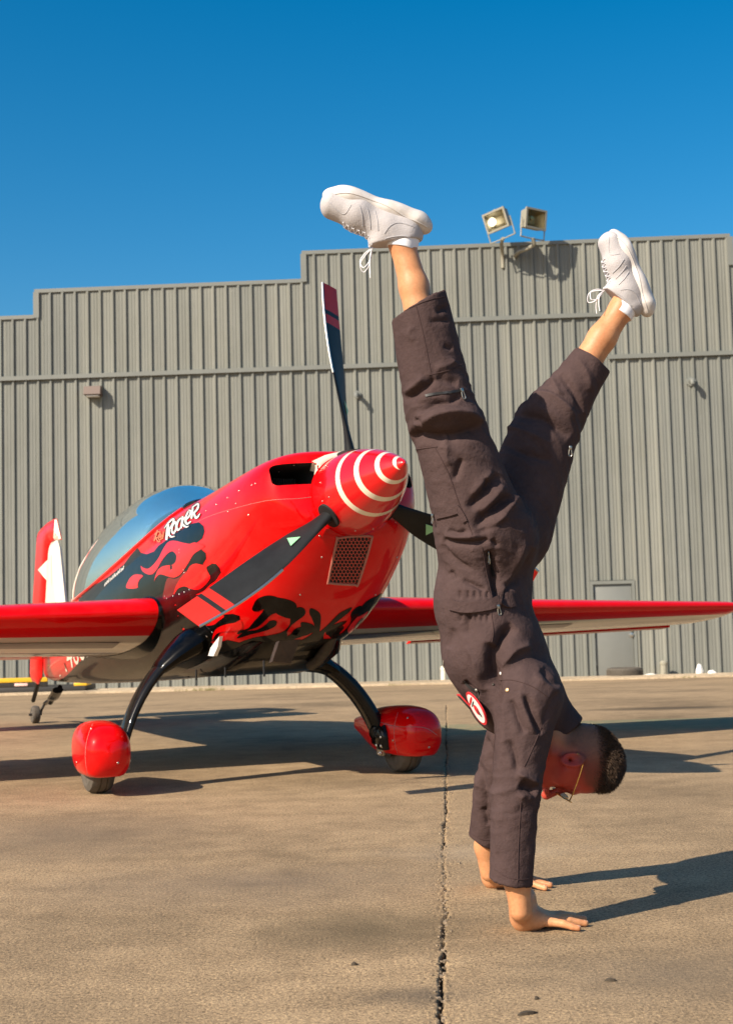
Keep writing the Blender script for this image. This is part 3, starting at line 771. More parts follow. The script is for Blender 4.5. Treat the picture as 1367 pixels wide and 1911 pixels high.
K = [[(345, 290), (375, 240), (440, 220), (505, 238), (525, 275), (505, 312), (455, 332), (420, 365), (380, 400), (330, 420), (260, 445), (270, 425), (320, 410), (355, 370), (400, 320), (410, 300), (380, 312), (350, 310)],
     [(420, 390), (450, 365), (485, 370), (475, 400), (420, 425), (340, 445), (255, 470), (300, 430), (370, 420)],
     [(565, 340), (590, 298), (625, 288), (650, 305), (645, 335), (600, 370), (570, 395), (545, 430), (520, 480), (270, 500), (350, 465), (450, 450), (520, 430), (560, 390)],
     [(560, 450), (590, 415), (650, 397), (705, 405), (700, 430), (640, 455), (560, 480), (500, 480)],
     [(920, 290), (900, 320), (850, 360), (800, 400), (760, 440), (740, 500), (620, 500), (650, 468), (720, 440), (780, 390), (840, 330), (880, 305)],
     [(890, 368), (860, 400), (820, 430), (790, 450), (770, 440), (800, 400), (840, 380)],
     [(945, 345), (965, 300), (1010, 250), (1085, 218), (1060, 260), (1000, 320)]]
for k_ in K: decal(sm(Z2(k_)), 'flame_marking', m_black, 0.0022, step=4)
KB = [(-20, 420), (60, 470), (118, 500), (200, 478), (285, 497), (400, 482), (520, 474), (640, 478), (740, 492), (800, 470), (800, 600), (-20, 640)]
decal(Z2(KB), 'flame_marking', m_black, 0.0018, step=5)
# belly and tail underside of the fuselage: dark
# cream accents
decal(6 * np.array([1, 0]) + np.array([(576, 861), (600, 850), (630, 843), (655, 840), (640, 850), (615, 866), (598, 888), (591, 908), (577, 911), (582, 892), (580, 880), (573, 878)]), 'cream_flash', m_cream, 0.0025, step=4)
decal(Z1([(470, 490), (560, 395), (650, 325), (730, 270), (800, 220), (820, 222), (740, 285), (650, 345), (560, 425), (490, 500)]), 'cream_flash', m_cream, 0.003, step=4)
decal(Z1([(-10, 900), (10, 700), (60, 640), (60, 700), (40, 800), (36, 900)]), 'cream_flash', m_cream, 0.003, step=4)

# ---- lettering
def stroke_poly(pts, wd):
    p_ = smooth_curve(pts, 4); L = []; R_ = []
    wd = np.broadcast_to(wd, (len(pts),)); ww = np.interp(np.linspace(0, len(pts) - 1, len(p_)), range(len(pts)), wd)
    for i in range(len(p_)):
        d = p_[min(i + 1, len(p_) - 1)] - p_[max(i - 1, 0)]; d = d / (np.linalg.norm(d) + 1e-9); n_ = np.array([-d[1], d[0]])
        L.append(p_[i] + n_ * ww[i] / 2); R_.append(p_[i] - n_ * ww[i] / 2)
    return L, R_
def lettering(strokes, conv, name, mat, off, grow=0.0, shift=(0, 0), bv=None, parent=None, mirror=False):
    V = []; F = []
    for pts, wd in strokes:
        L, R_ = stroke_poly(np.array(pts, float), np.array(wd, float) + grow)
        b = len(V); q = conv([tuple(np.array(p_) + shift) for pr in zip(L, R_) for p_ in pr]); ok = True; W = []
        for x, y in q:
            h = hit(x, y, bv or BV)
            if h is None: ok = False; break
            W.append(h[0] + h[1] * off)
        if not ok: continue
        V += W
        for i in range(len(L) - 1): F.append((b + 2 * i, b + 2 * i + 1, b + 2 * i + 3, b + 2 * i + 2))
    if F: return mk(name, V, F, mat, parent or plane, True)
def Z4(pts): return np.array([(280 + x / 12.427, 930 + y / 12.427) for x, y in pts])
ROCK = [([(440, 610), (415, 760), (395, 970)], (40, 55, 48)), ([(345, 705), (440, 580), (545, 490), (562, 530), (520, 640), (450, 735)], (14, 34, 40, 42, 40, 30)),
        ([(455, 720), (455, 830), (500, 895), (592, 885)], (44, 46, 40, 16)),
        ([(600, 545), (535, 650), (522, 770), (560, 815), (615, 730), (618, 610), (590, 545)], 38), ([(735, 465), (665, 540), (632, 660), (660, 745), (725, 690)], (34, 42, 44, 38, 20)),
        ([(770, 425), (755, 560), (735, 700)], (34, 42, 40)), ([(815, 440), (765, 570), (800, 640), (865, 672)], (22, 32, 42, 34)),
        ([(850, 505), (935, 405), (955, 300), (905, 290)], (32, 38, 36, 22)), ([(905, 310), (852, 430), (840, 550), (880, 600), (965, 540)], (30, 44, 46, 40, 22)), ([(855, 680), (920, 645)], (24, 10)),
        ([(1005, 215), (995, 340), (975, 480)], (34, 46, 40)), ([(985, 225), (1125, 140), (1118, 250), (1030, 350)], (18, 42, 44, 36)), ([(1030, 330), (1070, 450), (1120, 440), (1175, 355)], (40, 48, 40, 14))]
RED = [([(190, 745), (150, 880), (110, 1000)], 28), ([(120, 850), (190, 790), (250, 800), (215, 900), (150, 930)], 26), ([(150, 920), (200, 1010), (260, 1000)], 26),
       ([(215, 920), (270, 880), (265, 840), (215, 880), (225, 970), (280, 950)], 24), ([(330, 780), (320, 870), (310, 950)], 28), ([(310, 860), (275, 900), (280, 950), (320, 930)], 24)]
lettering(ROCK, Z4, 'lettering', m_black, 0.0036, 34, (-6, -8)); lettering(ROCK, Z4, 'lettering', m_white, 0.0050)
lettering(RED, Z4, 'lettering', m_black, 0.0036, 14, (-5, -7)); lettering(RED, Z4, 'lettering', m_orange, 0.0050)
# small pilot's-name lettering below the canopy: a row of thin slanted strokes
SM = []
for k in range(11):
    x, y = 165 + k * 15.5, 862 - k * 13.5
    SM.append(([(x, y + 22), (x + 9, y - 8 - (k % 3) * 6)], 6)); 
    if k % 2: SM.append(([(x + 3, y + 6), (x + 13, y - 2)], 5))
lettering(SM, Z1, 'lettering', m_white, 0.0042)

# ---- screws and the cowling seam
def screw(px, py, r=0.006, mat=None, bv=None):
    h = hit(px, py, bv or BV)
    if h is None: return
    mb = MB(); V, F = lathe_vf([(0, r), (0.003, r * 0.8), (0.0042, 0.0005)], h[0], h[1], 8); mb.add(V, F); mb.build('screw', mat or m_metal, plane, True, None)
for x, y in [(1022, 245), (1110, 190), (1203, 132), (1300, 75), (797, 575), (796, 598), (834, 748), (836, 772), (881, 915), (838, 937), (795, 953), (743, 968), (690, 990), (672, 970), (953, 1105), (1075, 1276), (1030, 1312), (983, 1337), (934, 1362), (880, 1394), (812, 1446), (438, 1140)]:
    q = Z1([(x, y)])[0]; screw(*q)
for x, y in [(345, 335), (262, 372), (203, 407), (310, 495), (708, 245)]: screw(350 + x / 2.734, 780 + y / 2.734)
def surfline(pts, r, name, mat, bv=None, parent=None, off=0.0, sub=8):
    W = []
    for x, y in smooth_curve(pts, sub):
        h = hit(x, y, bv or BV)
        if h is None: continue
        if W and np.linalg.norm(h[0] - W[-1]) > 0.06:
            if len(W) > 4: break
            W = []
        W.append(h[0] + h[1] * off)
    if len(W) < 2: return None
    mb = MB(); V, F = tube_vf(W, r, 5); mb.add(V, F); return mb.build(name, mat, parent or plane)
for x, y in [(520, 880), (548, 868), (600, 930), (604, 965), (470, 905), (596, 1000), (440, 940), (600, 1040), (560, 1110), (700, 1110), (740, 1040), (425, 955)]: screw(x, y, 0.005)
surfline([(596, 925), (560, 930), (500, 934), (440, 948), (384, 966), (352, 985)], 0.0011, 'seam', m_seam)
surfline(Z1([(780, 425), (790, 520), (800, 600), (836, 745), (885, 930), (920, 1035), (955, 1105), (1000, 1190), (1075, 1276)]), 0.0016, 'seam', m_seam)
surfline(Z1([(884, 935), (780, 975), (690, 1003), (650, 1025)]), 0.0014, 'seam', m_seam)

# ---- oil cooler grille in the chin of the cowling
gr = [(632, 1004), (686, 1001), (691, 1010), (668, 1086), (660, 1090), (616, 1087), (613, 1080), (628, 1008)]
decal(np.array(gr), 'grille_opening', m_dark, 0.002, step=4, mirror=False)
def grille():
    ring = smooth_curve(np.array(gr), 4, True); W = [hit(x, y, BV) for x, y in ring]; pts = [h[0] + h[1] * 0.005 for h in W]
    mb = MB(); V, F = tube_vf(pts + [pts[0]], 0.006, 6, False); mb.add(V, F); mb.build('grille_frame', plain('grille_frame_paint', (0.42, 0.16, 0.12), 0.4), plane)
    mb = MB(); s_ = 4.0; poly = np.array(gr)
    def inside(x, y):
        ins = False; j = len(poly) - 1
        for i in range(len(poly)):
            if (poly[i][1] > y) != (poly[j][1] > y) and x < (poly[j][0] - poly[i][0]) * (y - poly[i][1]) / (poly[j][1] - poly[i][1]) + poly[i][0]: ins = not ins
            j = i
        return ins
    for r_ in range(-1, 16):
        for c_ in range(-1, 14):
            cx = 610 + c_ * s_ * math.sqrt(3) + (r_ % 2) * s_ * math.sqrt(3) / 2; cy = 1000 + r_ * s_ * 1.5
            for k in range(3):
                a0, a1 = math.radians(90 + 60 * k), math.radians(150 + 60 * k)
                p0 = (cx + s_ * math.cos(a0), cy + s_ * math.sin(a0)); p1 = (cx + s_ * math.cos(a1), cy + s_ * math.sin(a1))
                if inside(*p0) and inside(*p1):
                    h0, h1 = hit(*p0, BV), hit(*p1, BV)
                    if h0 and h1:
                        V, F = tube_vf([h0[0] + h0[1] * 0.004, h1[0] + h1[1] * 0.004], 0.0021, 4, False); mb.add(V, F)
    tag(mb.build('grille_mesh', plain('grille_red', (0.60, 0.09, 0.06), 0.4), plane, False, None), kind='stuff')
grille()

# ---- propeller
prop = None
t = NT('spinner_spiral')
geo = t.n('ShaderNodeAttribute', attribute_name='spin_uv')
sep = t.n('ShaderNodeSeparateXYZ'); t.l(geo.outputs['Vector'], sep.inputs[0])
ph = t.math('FRACT', t.math('ADD', t.math('MULTIPLY', sep.outputs['X'], 1.0), sep.outputs['Y']))
stripe = t.math('MULTIPLY', t.math('LESS_THAN', ph, 0.24), t.math('GREATER_THAN', t.math('ADD', sep.outputs['X'], sep.outputs['Y']), 4.0))
lim = t.math('MULTIPLY', t.math('GREATER_THAN', sep.outputs['Z'], 0.045), t.math('LESS_THAN', sep.outputs['Z'], 0.505))
c = t.mix(t.math('MULTIPLY', stripe, lim), (0.62, 0.002, 0.004), (0.78, 0.68, 0.52))
t.set(Base_Color=c, Roughness=0.28); t.b.inputs['Coat Weight'].default_value = 0.8; t.b.inputs['Coat Roughness'].default_value = 0.04
m_spin = t.m
prof = [(-0.075, 0.198), (-0.05, 0.2), (0.0, 0.199), (0.05, 0.194), (0.10, 0.186), (0.16, 0.172), (0.22, 0.155), (0.28, 0.135), (0.34, 0.111), (0.40, 0.084), (0.45, 0.059), (0.49, 0.037), (0.515, 0.022), (0.53, 0.011), (0.537, 0.001)]
NS = 64; rings = []; uv = []
fine = []
for (a0, r0), (a1, r1) in zip(prof[:-1], prof[1:]):
    for k in range(3): fine.append((a0 + (a1 - a0) * k / 3, r0 + (r1 - r0) * k / 3))
fine.append(prof[-1])
for a, r in fine:
    rings.append(np.array([(a, r * math.cos(2 * math.pi * k / NS), r * math.sin(2 * math.pi * k / NS)) for k in range(NS + 1)]))
V = np.vstack(rings); nn = NS + 1; F = []
for i in range(len(fine) - 1):
    for k in range(NS): F.append((i * nn + k, i * nn + k + 1, (i + 1) * nn + k + 1, (i + 1) * nn + k))
spinner = mk('spinner', LW(V), F, m_spin, plane)
at = spinner.data.attributes.new('spin_uv', 'FLOAT_VECTOR', 'POINT')
vals = []
def turns(a): return interp([-0.08, 0.0, 0.06, 0.17, 0.295, 0.413, 0.50, 0.537], [-1.9, -1.2, -0.62, 0.27, 1.27, 2.27, 3.27, 3.9], a)
for i, (a, r) in enumerate(fine):
    for k in range(NS + 1): vals += [turns(a) + 4, 0.35 - k / NS, a]
at.data.foreach_set('vector', vals)
fixn(spinner); sharp(spinner, 50)
BS = bvh_of(spinner)
mb = MB(); V, F = lathe_vf([(-0.082, 0.02), (-0.082, 0.205), (-0.072, 0.205), (-0.072, 0.02)], HUB, AX, 48); mb.add(V, F); mb.build('spinner_backplate', m_red, plane)
for x, y in [(706, 245), (677, 330), (688, 425), (705, 457), (765, 540), (855, 575), (945, 565), (722, 405)]:
    screw(350 + x / 2.734, 780 + y / 2.734, 0.005, m_metal, BS)
def blade(ang, ext=1.0):
    a = math.radians(ang); rad = np.array([0, math.cos(a), math.sin(a)])      # in the disc (y, z)
    # turning counter-clockwise as seen from in front: +z blade moves to -y
    tan = np.array([0, -math.sin(a), math.cos(a)])
    if True: tan = np.array([0, -rad[2], rad[1]])
    RS = [0.10, 0.17, 0.24, 0.32, 0.42, 0.54, 0.66, 0.78, 0.90, 0.98, 1.045]
    CH = [0.075, 0.078, 0.098, 0.135, 0.170, 0.190, 0.195, 0.188, 0.172, 0.158, 0.146]
    TH = [0.070, 0.062, 0.048, 0.034, 0.026, 0.021, 0.017, 0.014, 0.011, 0.009, 0.007]
    PT = [70, 69, 66, 61, 56, 51, 47, 44, 41, 39, 38]
    rs = np.linspace(0.10, 1.045, 42); rings = []; n = 20
    def ringat(r):
        c_ = interp(RS, CH, r); th_ = interp(RS, TH, r); b = math.radians(interp(RS, PT, r))
        ld = np.array([math.sin(b), 0, 0]) + tan * math.cos(b); nd = np.array([math.cos(b), 0, 0]) - tan * math.sin(b)
        sweep = 0.0 if r < 0.5 else -0.05 * ((r - 0.5) / 0.55) ** 2
        rg = []
        blend = min(max((r - 0.14) / 0.22, 0), 1)
        for k in range(n):
            q = 2 * math.pi * k / n; x_ = math.cos(q)
            thk = math.sin(q) * (1 - blend) * 0.5 + blend * 0.5 * math.copysign(1, math.sin(q)) * (abs(math.sin(q)) ** 0.8) * (0.55 + 0.45 * (0.5 + 0.5 * x_)) if abs(math.sin(q)) > 1e-9 else 0
            rg.append(rad * (r * (1 + (ext - 1) * max(r - 0.2, 0) / 0.845)) + ld * (x_ * c_ / 2 + sweep - 0.02 * blend) + nd * thk * th_)
        return np.array(rg), ld, nd, c_, sweep - 0.02 * blend
    rings = [ringat(r)[0] for r in rs]
    V, F = loft_vf([LW(r_) for r_ in rings])
    o = mk('propeller_blade', V, F, [m_blade, m_bladered], plane); fixn(o); sharp(o, 50)
    for i, p_ in enumerate(o.data.polygons):
        r_ = (WL(np.array(p_.center) + PB) * [0, 1, 1]) @ rad
        if r_ > 0.935 or 0.862 < r_ < 0.905: p_.material_index = 1
    # bright guard on the leading edge
    pts = []
    for r in np.linspace(0.58, 1.044, 20):
        rg, ld, nd, c_, off = ringat(r); pts.append(rad * (r * (1 + (ext - 1) * max(r - 0.2, 0) / 0.845)) + ld * (c_ / 2 + off + 0.000))
    mb = MB(); V, F = tube_vf(LW(np.array(pts)), 0.0065, 6); mb.add(V, F); mb.build('edge_guard', m_metal, o)
    # triangular sticker
    rg, ld, nd, c_, off = ringat(0.40); fr = nd if True else -nd
    for s_ in (1,):
        tri = [rad * 0.385 + ld * (off + 0.025), rad * 0.42 + ld * (off - 0.035), rad * 0.455 + ld * (off + 0.03)]
        Vt = LW(np.array([q + nd * 0.0175 for q in tri] + [q + nd * 0.0150 for q in tri]))
        mb = MB(); mb.add(Vt, [(0, 1, 2), (5, 4, 3), (0, 3, 4, 1), (1, 4, 5, 2), (2, 5, 3, 0)]); mb.build('sticker', m_green, o, False, None)
    mb = MB(); V, F = lathe_vf([(0.175, 0.064), (0.2, 0.064), (0.202, 0.05)], HUB, AY * rad[1] + AZ * rad[2], 24); mb.add(V, F); mb.build('blade_collar', m_dark, o)
    return o
for ang, ext in ((94.0, 1.03), (217.0, 1.0), (337.5, 1.0)): blade(ang, ext)

# ---- wings
def airfoil(n=22):
    """symmetrical section, (x 0..1 from nose, y) going round"""
    up = []
    for k in range(n + 1):
        x = 0.5 - 0.5 * math.cos(math.pi * k / n)
        y = 5 * 0.15 * (0.2969 * math.sqrt(x) - 0.1260 * x - 0.3516 * x * x + 0.2843 * x ** 3 - 0.1036 * x ** 4)
        up.append((x, y))
    return up
AF = airfoil()
WZ = -0.245
def wing_ring(yl, le, chord, tk, z):
    r_ = [(le - x * chord, yl, z + y * chord * tk / 0.15) for x, y in AF] + [(le - x * chord, yl, z - y * chord * tk / 0.15) for x, y in AF[-2:0:-1]]
    return np.array(r_)
LE0, CH0 = -1.78, 1.80
def wpar(s):
    q = (s - 0.4) / 3.6
    return LE0 - 0.30 * q, CH0 + (0.88 - CH0) * q, 0.152 + (0.125 - 0.152) * q
m_under = paint('wing_underside_paint', (0.72, 0.66, 0.58), 0.25, 0.8)
for sgn in (-1, 1):
    rings = []
    ss = np.concatenate([np.linspace(0.3, 3.9, 25), [3.96, 4.0, 4.02]])
    for s in ss:
        le, ch, tk = wpar(s)
        if s > 3.9: k_ = 1 - ((s - 3.9) / 0.121) ** 2; tk *= max(k_, 0.02) ** 0.5
        rings.append(LW(wing_ring(sgn * s, le, ch, tk, WZ)))
    V, F = loft_vf(rings)
    wg = mk('wing', V, F, [m_red, m_under], plane); fixn(wg); sharp(wg, 50)
    for p_ in wg.data.polygons:
        lc = WL(np.array(p_.center) + PB); s = abs(lc[1]); le, ch, tk = wpar(min(s, 4.0))
        if lc[2] < WZ - 0.01 and (le - lc[0]) / ch > 0.125: p_.material_index = 1
    # flat aileron with a little droop, on hinges behind the wing
    mb = MB(); rr = []
    for s in (1.9, 2.7, 3.5, 3.98):
        le, ch, tk = wpar(s); te = le - ch; q0 = te + 0.02; L_ = 0.10
        rr.append(LW(np.array([(q0, sgn * s, WZ + 0.018), (q0 - L_, sgn * s, WZ - 0.01), (q0 - L_, sgn * s, WZ - 0.016), (q0, sgn * s, WZ - 0.018)])))
    V, F = loft_vf(rr); mb.add(V, F); mb.build('aileron', m_red, wg)
    # spade arm and stripe panels under the wing
    def under(u0, u1, v0, v1, name, mat, off=0.003, jag=0.0):
        V = []; F = []; nu, nv = 14, 8
        for i in range(nu + 1):
            for j in range(nv + 1):
                s = u0 + (u1 - u0) * i / nu; x_ = v0 + (v1 - v0) * j / nv; le, ch, tk = wpar(s)
                y_ = 5 * tk * (0.2969 * math.sqrt(x_) - 0.1260 * x_ - 0.3516 * x_ ** 2 + 0.2843 * x_ ** 3 - 0.1036 * x_ ** 4)
                V.append((le - x_ * ch, sgn * s, WZ - y_ * ch - off))
        for i in range(nu):
            for j in range(nv): F.append((i * (nv + 1) + j, i * (nv + 1) + j + 1, (i + 1) * (nv + 1) + j + 1, (i + 1) * (nv + 1) + j))
        o = mk(name, LW(np.array(V)), F, mat, wg); return fixn(o)
    m_plum = bpy.data.materials.get('plum_paint') or paint('plum_paint', (0.06, 0.012, 0.035))
    under(0.62, 2.6, 0.19, 0.30, 'wing_stripe', m_plum)
    under(2.2, 2.36, 0.25, 0.9, 'wing_stripe', m_plum)
    if sgn < 0: under(0.9, 1.5, 0.86, 0.97, 'wing_stripe', m_red)
    # root fillet
    rr = []
    for s, g in ((0.34, 0.040), (0.43, 0.024), (0.465, 0.010), (0.48, 0.003)):
        le, ch, tk = wpar(s); rg = wing_ring(sgn * s, le + g, ch + 2 * g, tk + 2 * g / ch, WZ); rr.append(LW(rg))
    V, F = loft_vf(rr, True, False); mb = MB(); mb.add(V, F); mb.build('wing_root_fairing', m_black, plane, True, 50)

# ---- canopy
m_canopy = NT('canopy_acrylic'); m_canopy.set(Base_Color=(0.24, 0.42, 0.48), Roughness=0.02)
m_canopy.b.inputs['Transmission Weight'].default_value = 0.85; m_canopy.b.inputs['IOR'].default_value = 1.05
m_canopy.b.inputs['Coat Weight'].default_value = 1.0; m_canopy.b.inputs['Coat Roughness'].default_value = 0.01; m_canopy.b.inputs['Coat IOR'].default_value = 1.6
m_canopy = m_canopy.m
CX = [-1.80, -2.05, -2.55, -3.15, -3.85, -4.65, -5.10, -5.40]; CZ = [0.44, 0.54, 0.715, 0.810, 0.845, 0.815, 0.735, 0.65]
CB = [0.36, 0.34, 0.31, 0.30, 0.31, 0.36, 0.42, 0.50]
def can_ring(x, n=40, shrink=0.0):
    zt = interp(CX, CZ, x) - shrink; zb = interp(CX, CB, x)
    wd0, ft, fb, fc, e1, e2 = [interp(ST[:, 0], ST[:, k], x) for k in range(1, 7)]
    q = min(max((zb - fc) / (ft - fc), 0), 0.98); wd = wd0 * (1 - q ** e1) ** (1 / e1) + 0.004 - shrink
    out = []
    for k in range(n + 1):
        a = math.pi * k / n; ca, sa = math.cos(a), math.sin(a); e = 2.15
        r = (abs(ca) ** e + abs(sa) ** e) ** (-1 / e); out.append((x, wd * r * ca, zb + (zt - zb) * r * sa))
    return np.array(out)
cxs = np.linspace(-1.80, -5.38, 46); V = np.vstack([can_ring(x) for x in cxs] + [can_ring(x, shrink=0.006) for x in cxs]); F = []; n_ = 41; nr_ = len(cxs)
for i in range(nr_ - 1):
    for k in range(40):
        F.append((i * n_ + k, i * n_ + k + 1, (i + 1) * n_ + k + 1, (i + 1) * n_ + k)); o_ = nr_ * n_
        F.append((o_ + i * n_ + k, o_ + (i + 1) * n_ + k, o_ + (i + 1) * n_ + k + 1, o_ + i * n_ + k + 1))
canopy = mk('canopy', LW(V), F, m_canopy, plane)
for x, r_, mat in ((-5.36, 0.03, m_cream),):
    mb = MB(); V, F = tube_vf(LW(can_ring(x, 40, 0.003)), r_, 6); mb.add(V, F); mb.build('canopy_frame', mat, canopy)
for side in (0, 40):
    mb = MB(); V, F = tube_vf(LW(np.array([can_ring(x)[side] for x in cxs])), 0.012, 6); mb.add(V, F); mb.build('canopy_frame', m_red if side == 40 else m_red, canopy)
# cockpit: seat and coaming seen dimly through the acrylic
mb = MB(); V, F = bbox_vf((0, 0, 0), (0.14, 0.44, 0.62), 0.05); Vl = V.copy(); Vl[:, 0] -= 0.35 * Vl[:, 2]; mb.add(LW(Vl + np.array([-4.1, 0, 0.42])), F); mb.build('seat', m_dmetal, plane)
mb = MB(); V, F = bbox_vf((0, 0, 0), (0.30, 0.5, 0.12), 0.04); mb.add(LW(V + np.array([-2.95, 0, 0.54])), F); mb.build('coaming', m_dark, plane)
# cockpit rim (dark floor under the glass)
cs = [x for x in cxs if -5.0 < x < -2.2]; Vv = []
for x in cs:
    zt_ = interp(ST[:, 0], ST[:, 2], x); 
    for y in np.linspace(-0.28, 0.28, 7):
        wd0, ft, fb, fc, e1, e2 = [interp(ST[:, 0], ST[:, k], x) for k in range(1, 7)]
        z = fc + (ft - fc) * (1 - abs(y / wd0) ** e1) ** (1 / e1); Vv.append((x, y, z + 0.004))
Fv = [(i * 7 + k, i * 7 + k + 1, (i + 1) * 7 + k + 1, (i + 1) * 7 + k) for i in range(len(cs) - 1) for k in range(6)]
o = mk('cockpit_tub', LW(np.array(Vv)), Fv, m_dark, plane); fixn(o)

# ---- tail
def fin_part(name, outl, th0, mats, matfn=None, parent=None):
    """thin symmetrical slab from an (x, z) outline"""
    out = np.array(outl, float); V2, F2 = pmesh(out, 0.05); n = len(V2)
    d = np.array([min(np.linalg.norm(v - (a + (b - a) * np.clip((v - a) @ (b - a) / max((b - a) @ (b - a), 1e-9), 0, 1))) for a, b in zip(out, np.roll(out, -1, 0))) for v in V2])
    th = th0 * np.sqrt(np.clip(d / 0.12, 0.0, 1)) + 0.004
    V = np.vstack([np.stack([V2[:, 0], th, V2[:, 1]], 1), np.stack([V2[:, 0], -th, V2[:, 1]], 1)])
    F = [list(f) for f in F2] + [[i + n for i in f[::-1]] for f in F2]
    ed = {}
    for f in F2:
        for a, b in zip(f, list(f[1:]) + [f[0]]): ed[(a, b)] = 1
    for a, b in list(ed):
        if (b, a) not in ed: F.append([b, a, a + n, b + n])
    o = mk(name, LW(V), F, mats, parent or plane); fixn(o); sharp(o, 60)
    if matfn:
        for p_ in o.data.polygons:
            lc = WL(np.array(p_.center) + PB); p_.material_index = matfn(lc[0], lc[2])
    return o
def yp(px, py): q = onyp(px, py, 0.0); return (q[0], q[2])
def Z3(x, y): return (40 + x / 5.306, 940 + y / 5.306)
hinge_t, hinge_b = yp(*Z3(275, 380)), yp(*Z3(225, 1500))
rud = [yp(*Z3(*q)) for q in [(170, 285), (200, 245), (260, 190), (330, 150), (350, 150), (395, 355), (372, 362), (355, 352), (290, 380), (280, 500), (262, 800), (235, 1200), (215, 1460), (205, 1720), (170, 1790), (110, 1760), (97, 1700), (105, 1480), (130, 900), (150, 600)]]
rudder = fin_part('rudder', rud, 0.035, [m_red, m_cream])
fin = [yp(*Z3(*q)) for q in [(296, 388), (355, 360), (378, 440), (415, 795), (450, 1150), (520, 1330), (240, 1330), (270, 800), (287, 500)]]
finp = fin_part('fin', fin, 0.045, [m_cream, m_red])
BT = bvh_of(rudder, finp)
decal(np.array([Z3(*q) for q in [(270, 545), (165, 655), (268, 780), (300, 810), (300, 500)]]), 'cream_flash', m_cream, 0.003, BT, mirror=True, step=3)
decal(np.array([Z3(*q) for q in [(332, 158), (348, 158), (390, 350), (330, 352), (318, 340)]]), 'cream_flash', m_cream, 0.003, BT, mirror=True, step=3)
# horizontal tailplanes
for sgn in (-1, 1):
    rr = []
    for s, le, ch in ((0.05, -6.0, 0.85), (0.5, -6.06, 0.76), (1.2, -6.16, 0.62), (1.5, -6.22, 0.52), (1.56, -6.30, 0.38)):
        rr.append(LW(wing_ring(sgn * s, le, ch, 0.09 if s < 1.55 else 0.03, 0.20)))
    V, F = loft_vf(rr); mb = MB(); mb.add(V, F); mb.build('tailplane', m_red, plane, True, 50)
# registration on the rear fuselage
def quad_text(txt, quad, name, mat, off):
    cu = bpy.data.curves.new('txt', 'FONT'); cu.body = txt; cu.size = 1.0; cu.resolution_u = 3
    to = bpy.data.objects.new('txt', cu); COL.objects.link(to)
    dg = bpy.context.evaluated_depsgraph_get(); dg.update()
    me = bpy.data.meshes.new_from_object(to.evaluated_get(dg)); V = np.array([v.co for v in me.vertices]); F = [list(p_.vertices) for p_ in me.polygons]
    bpy.data.objects.remove(to); bpy.data.curves.remove(cu)
    x0, y0 = V[:, :2].min(0); x1, y1 = V[:, :2].max(0); u = (V[:, 0] - x0) / (x1 - x0); v = (V[:, 1] - y0) / (y1 - y0)
    q = np.array(quad, float); pts = (q[0] * ((1 - u) * (1 - v))[:, None] + q[1] * (u * (1 - v))[:, None] + q[2] * (u * v)[:, None] + q[3] * ((1 - u) * v)[:, None])
    W = []
    for x, y in pts:
        h = hit(x, y, BV)
        if h is None: W.append(None)
        else: W.append(h[0] + h[1] * off)
    F = [f for f in F if all(W[i] is not None for i in f)]; us = sorted({i for f in F for i in f}); mp = {a: b for b, a in enumerate(us)}
    bpy.data.meshes.remove(me)
    if F: return mk(name, [W[i] for i in us], [[mp[i] for i in f] for f in F], mat, plane)
# dark lower rear fuselage
LOWR = [Z3(*q) for q in [(240, 1790), (340, 1740), (500, 1620), (700, 1500), (860, 1420), (1250, 1300), (1500, 1900), (200, 1900)]]
def lower_band():
    xs = np.linspace(XS - 0.01, -6.98, 70); V = []; F = []; m = 27
    for x in xs:
        wd, zt, zb, zc, e1, e2 = [interp(ST[:, 0], ST[:, k], x) for k in range(1, 7)]
        lim = interp([-1.4, -2.5, -3.6, -5.0, -6.2, -7.1], [-4, -9, -19, -38, -58, -75], x)
        for k in range(m):
            a = math.radians(lim + (-180 - 2 * lim) * k / (m - 1)); ca, sa = math.cos(a), math.sin(a)
            e = e2 if sa < 0 else e1; h = (zc - zb) if sa < 0 else (zt - zc); r = (abs(ca) ** e + abs(sa) ** e) ** (-1 / e)
            V.append((x, (wd + 0.0016) * r * ca, zc + (h + 0.0016) * r * sa))
    for i in range(len(xs) - 1):
        for k in range(m - 1): F.append((i * m + k, i * m + k + 1, (i + 1) * m + k + 1, (i + 1) * m + k))
    o = mk('belly_marking', LW(np.array(V)), F, m_black, plane); return fixn(o)
lower_band()
quad_text('N460M', [(112, 1263), (178, 1217), (166, 1184), (107, 1203)], 'lettering', m_cream, 0.0045)

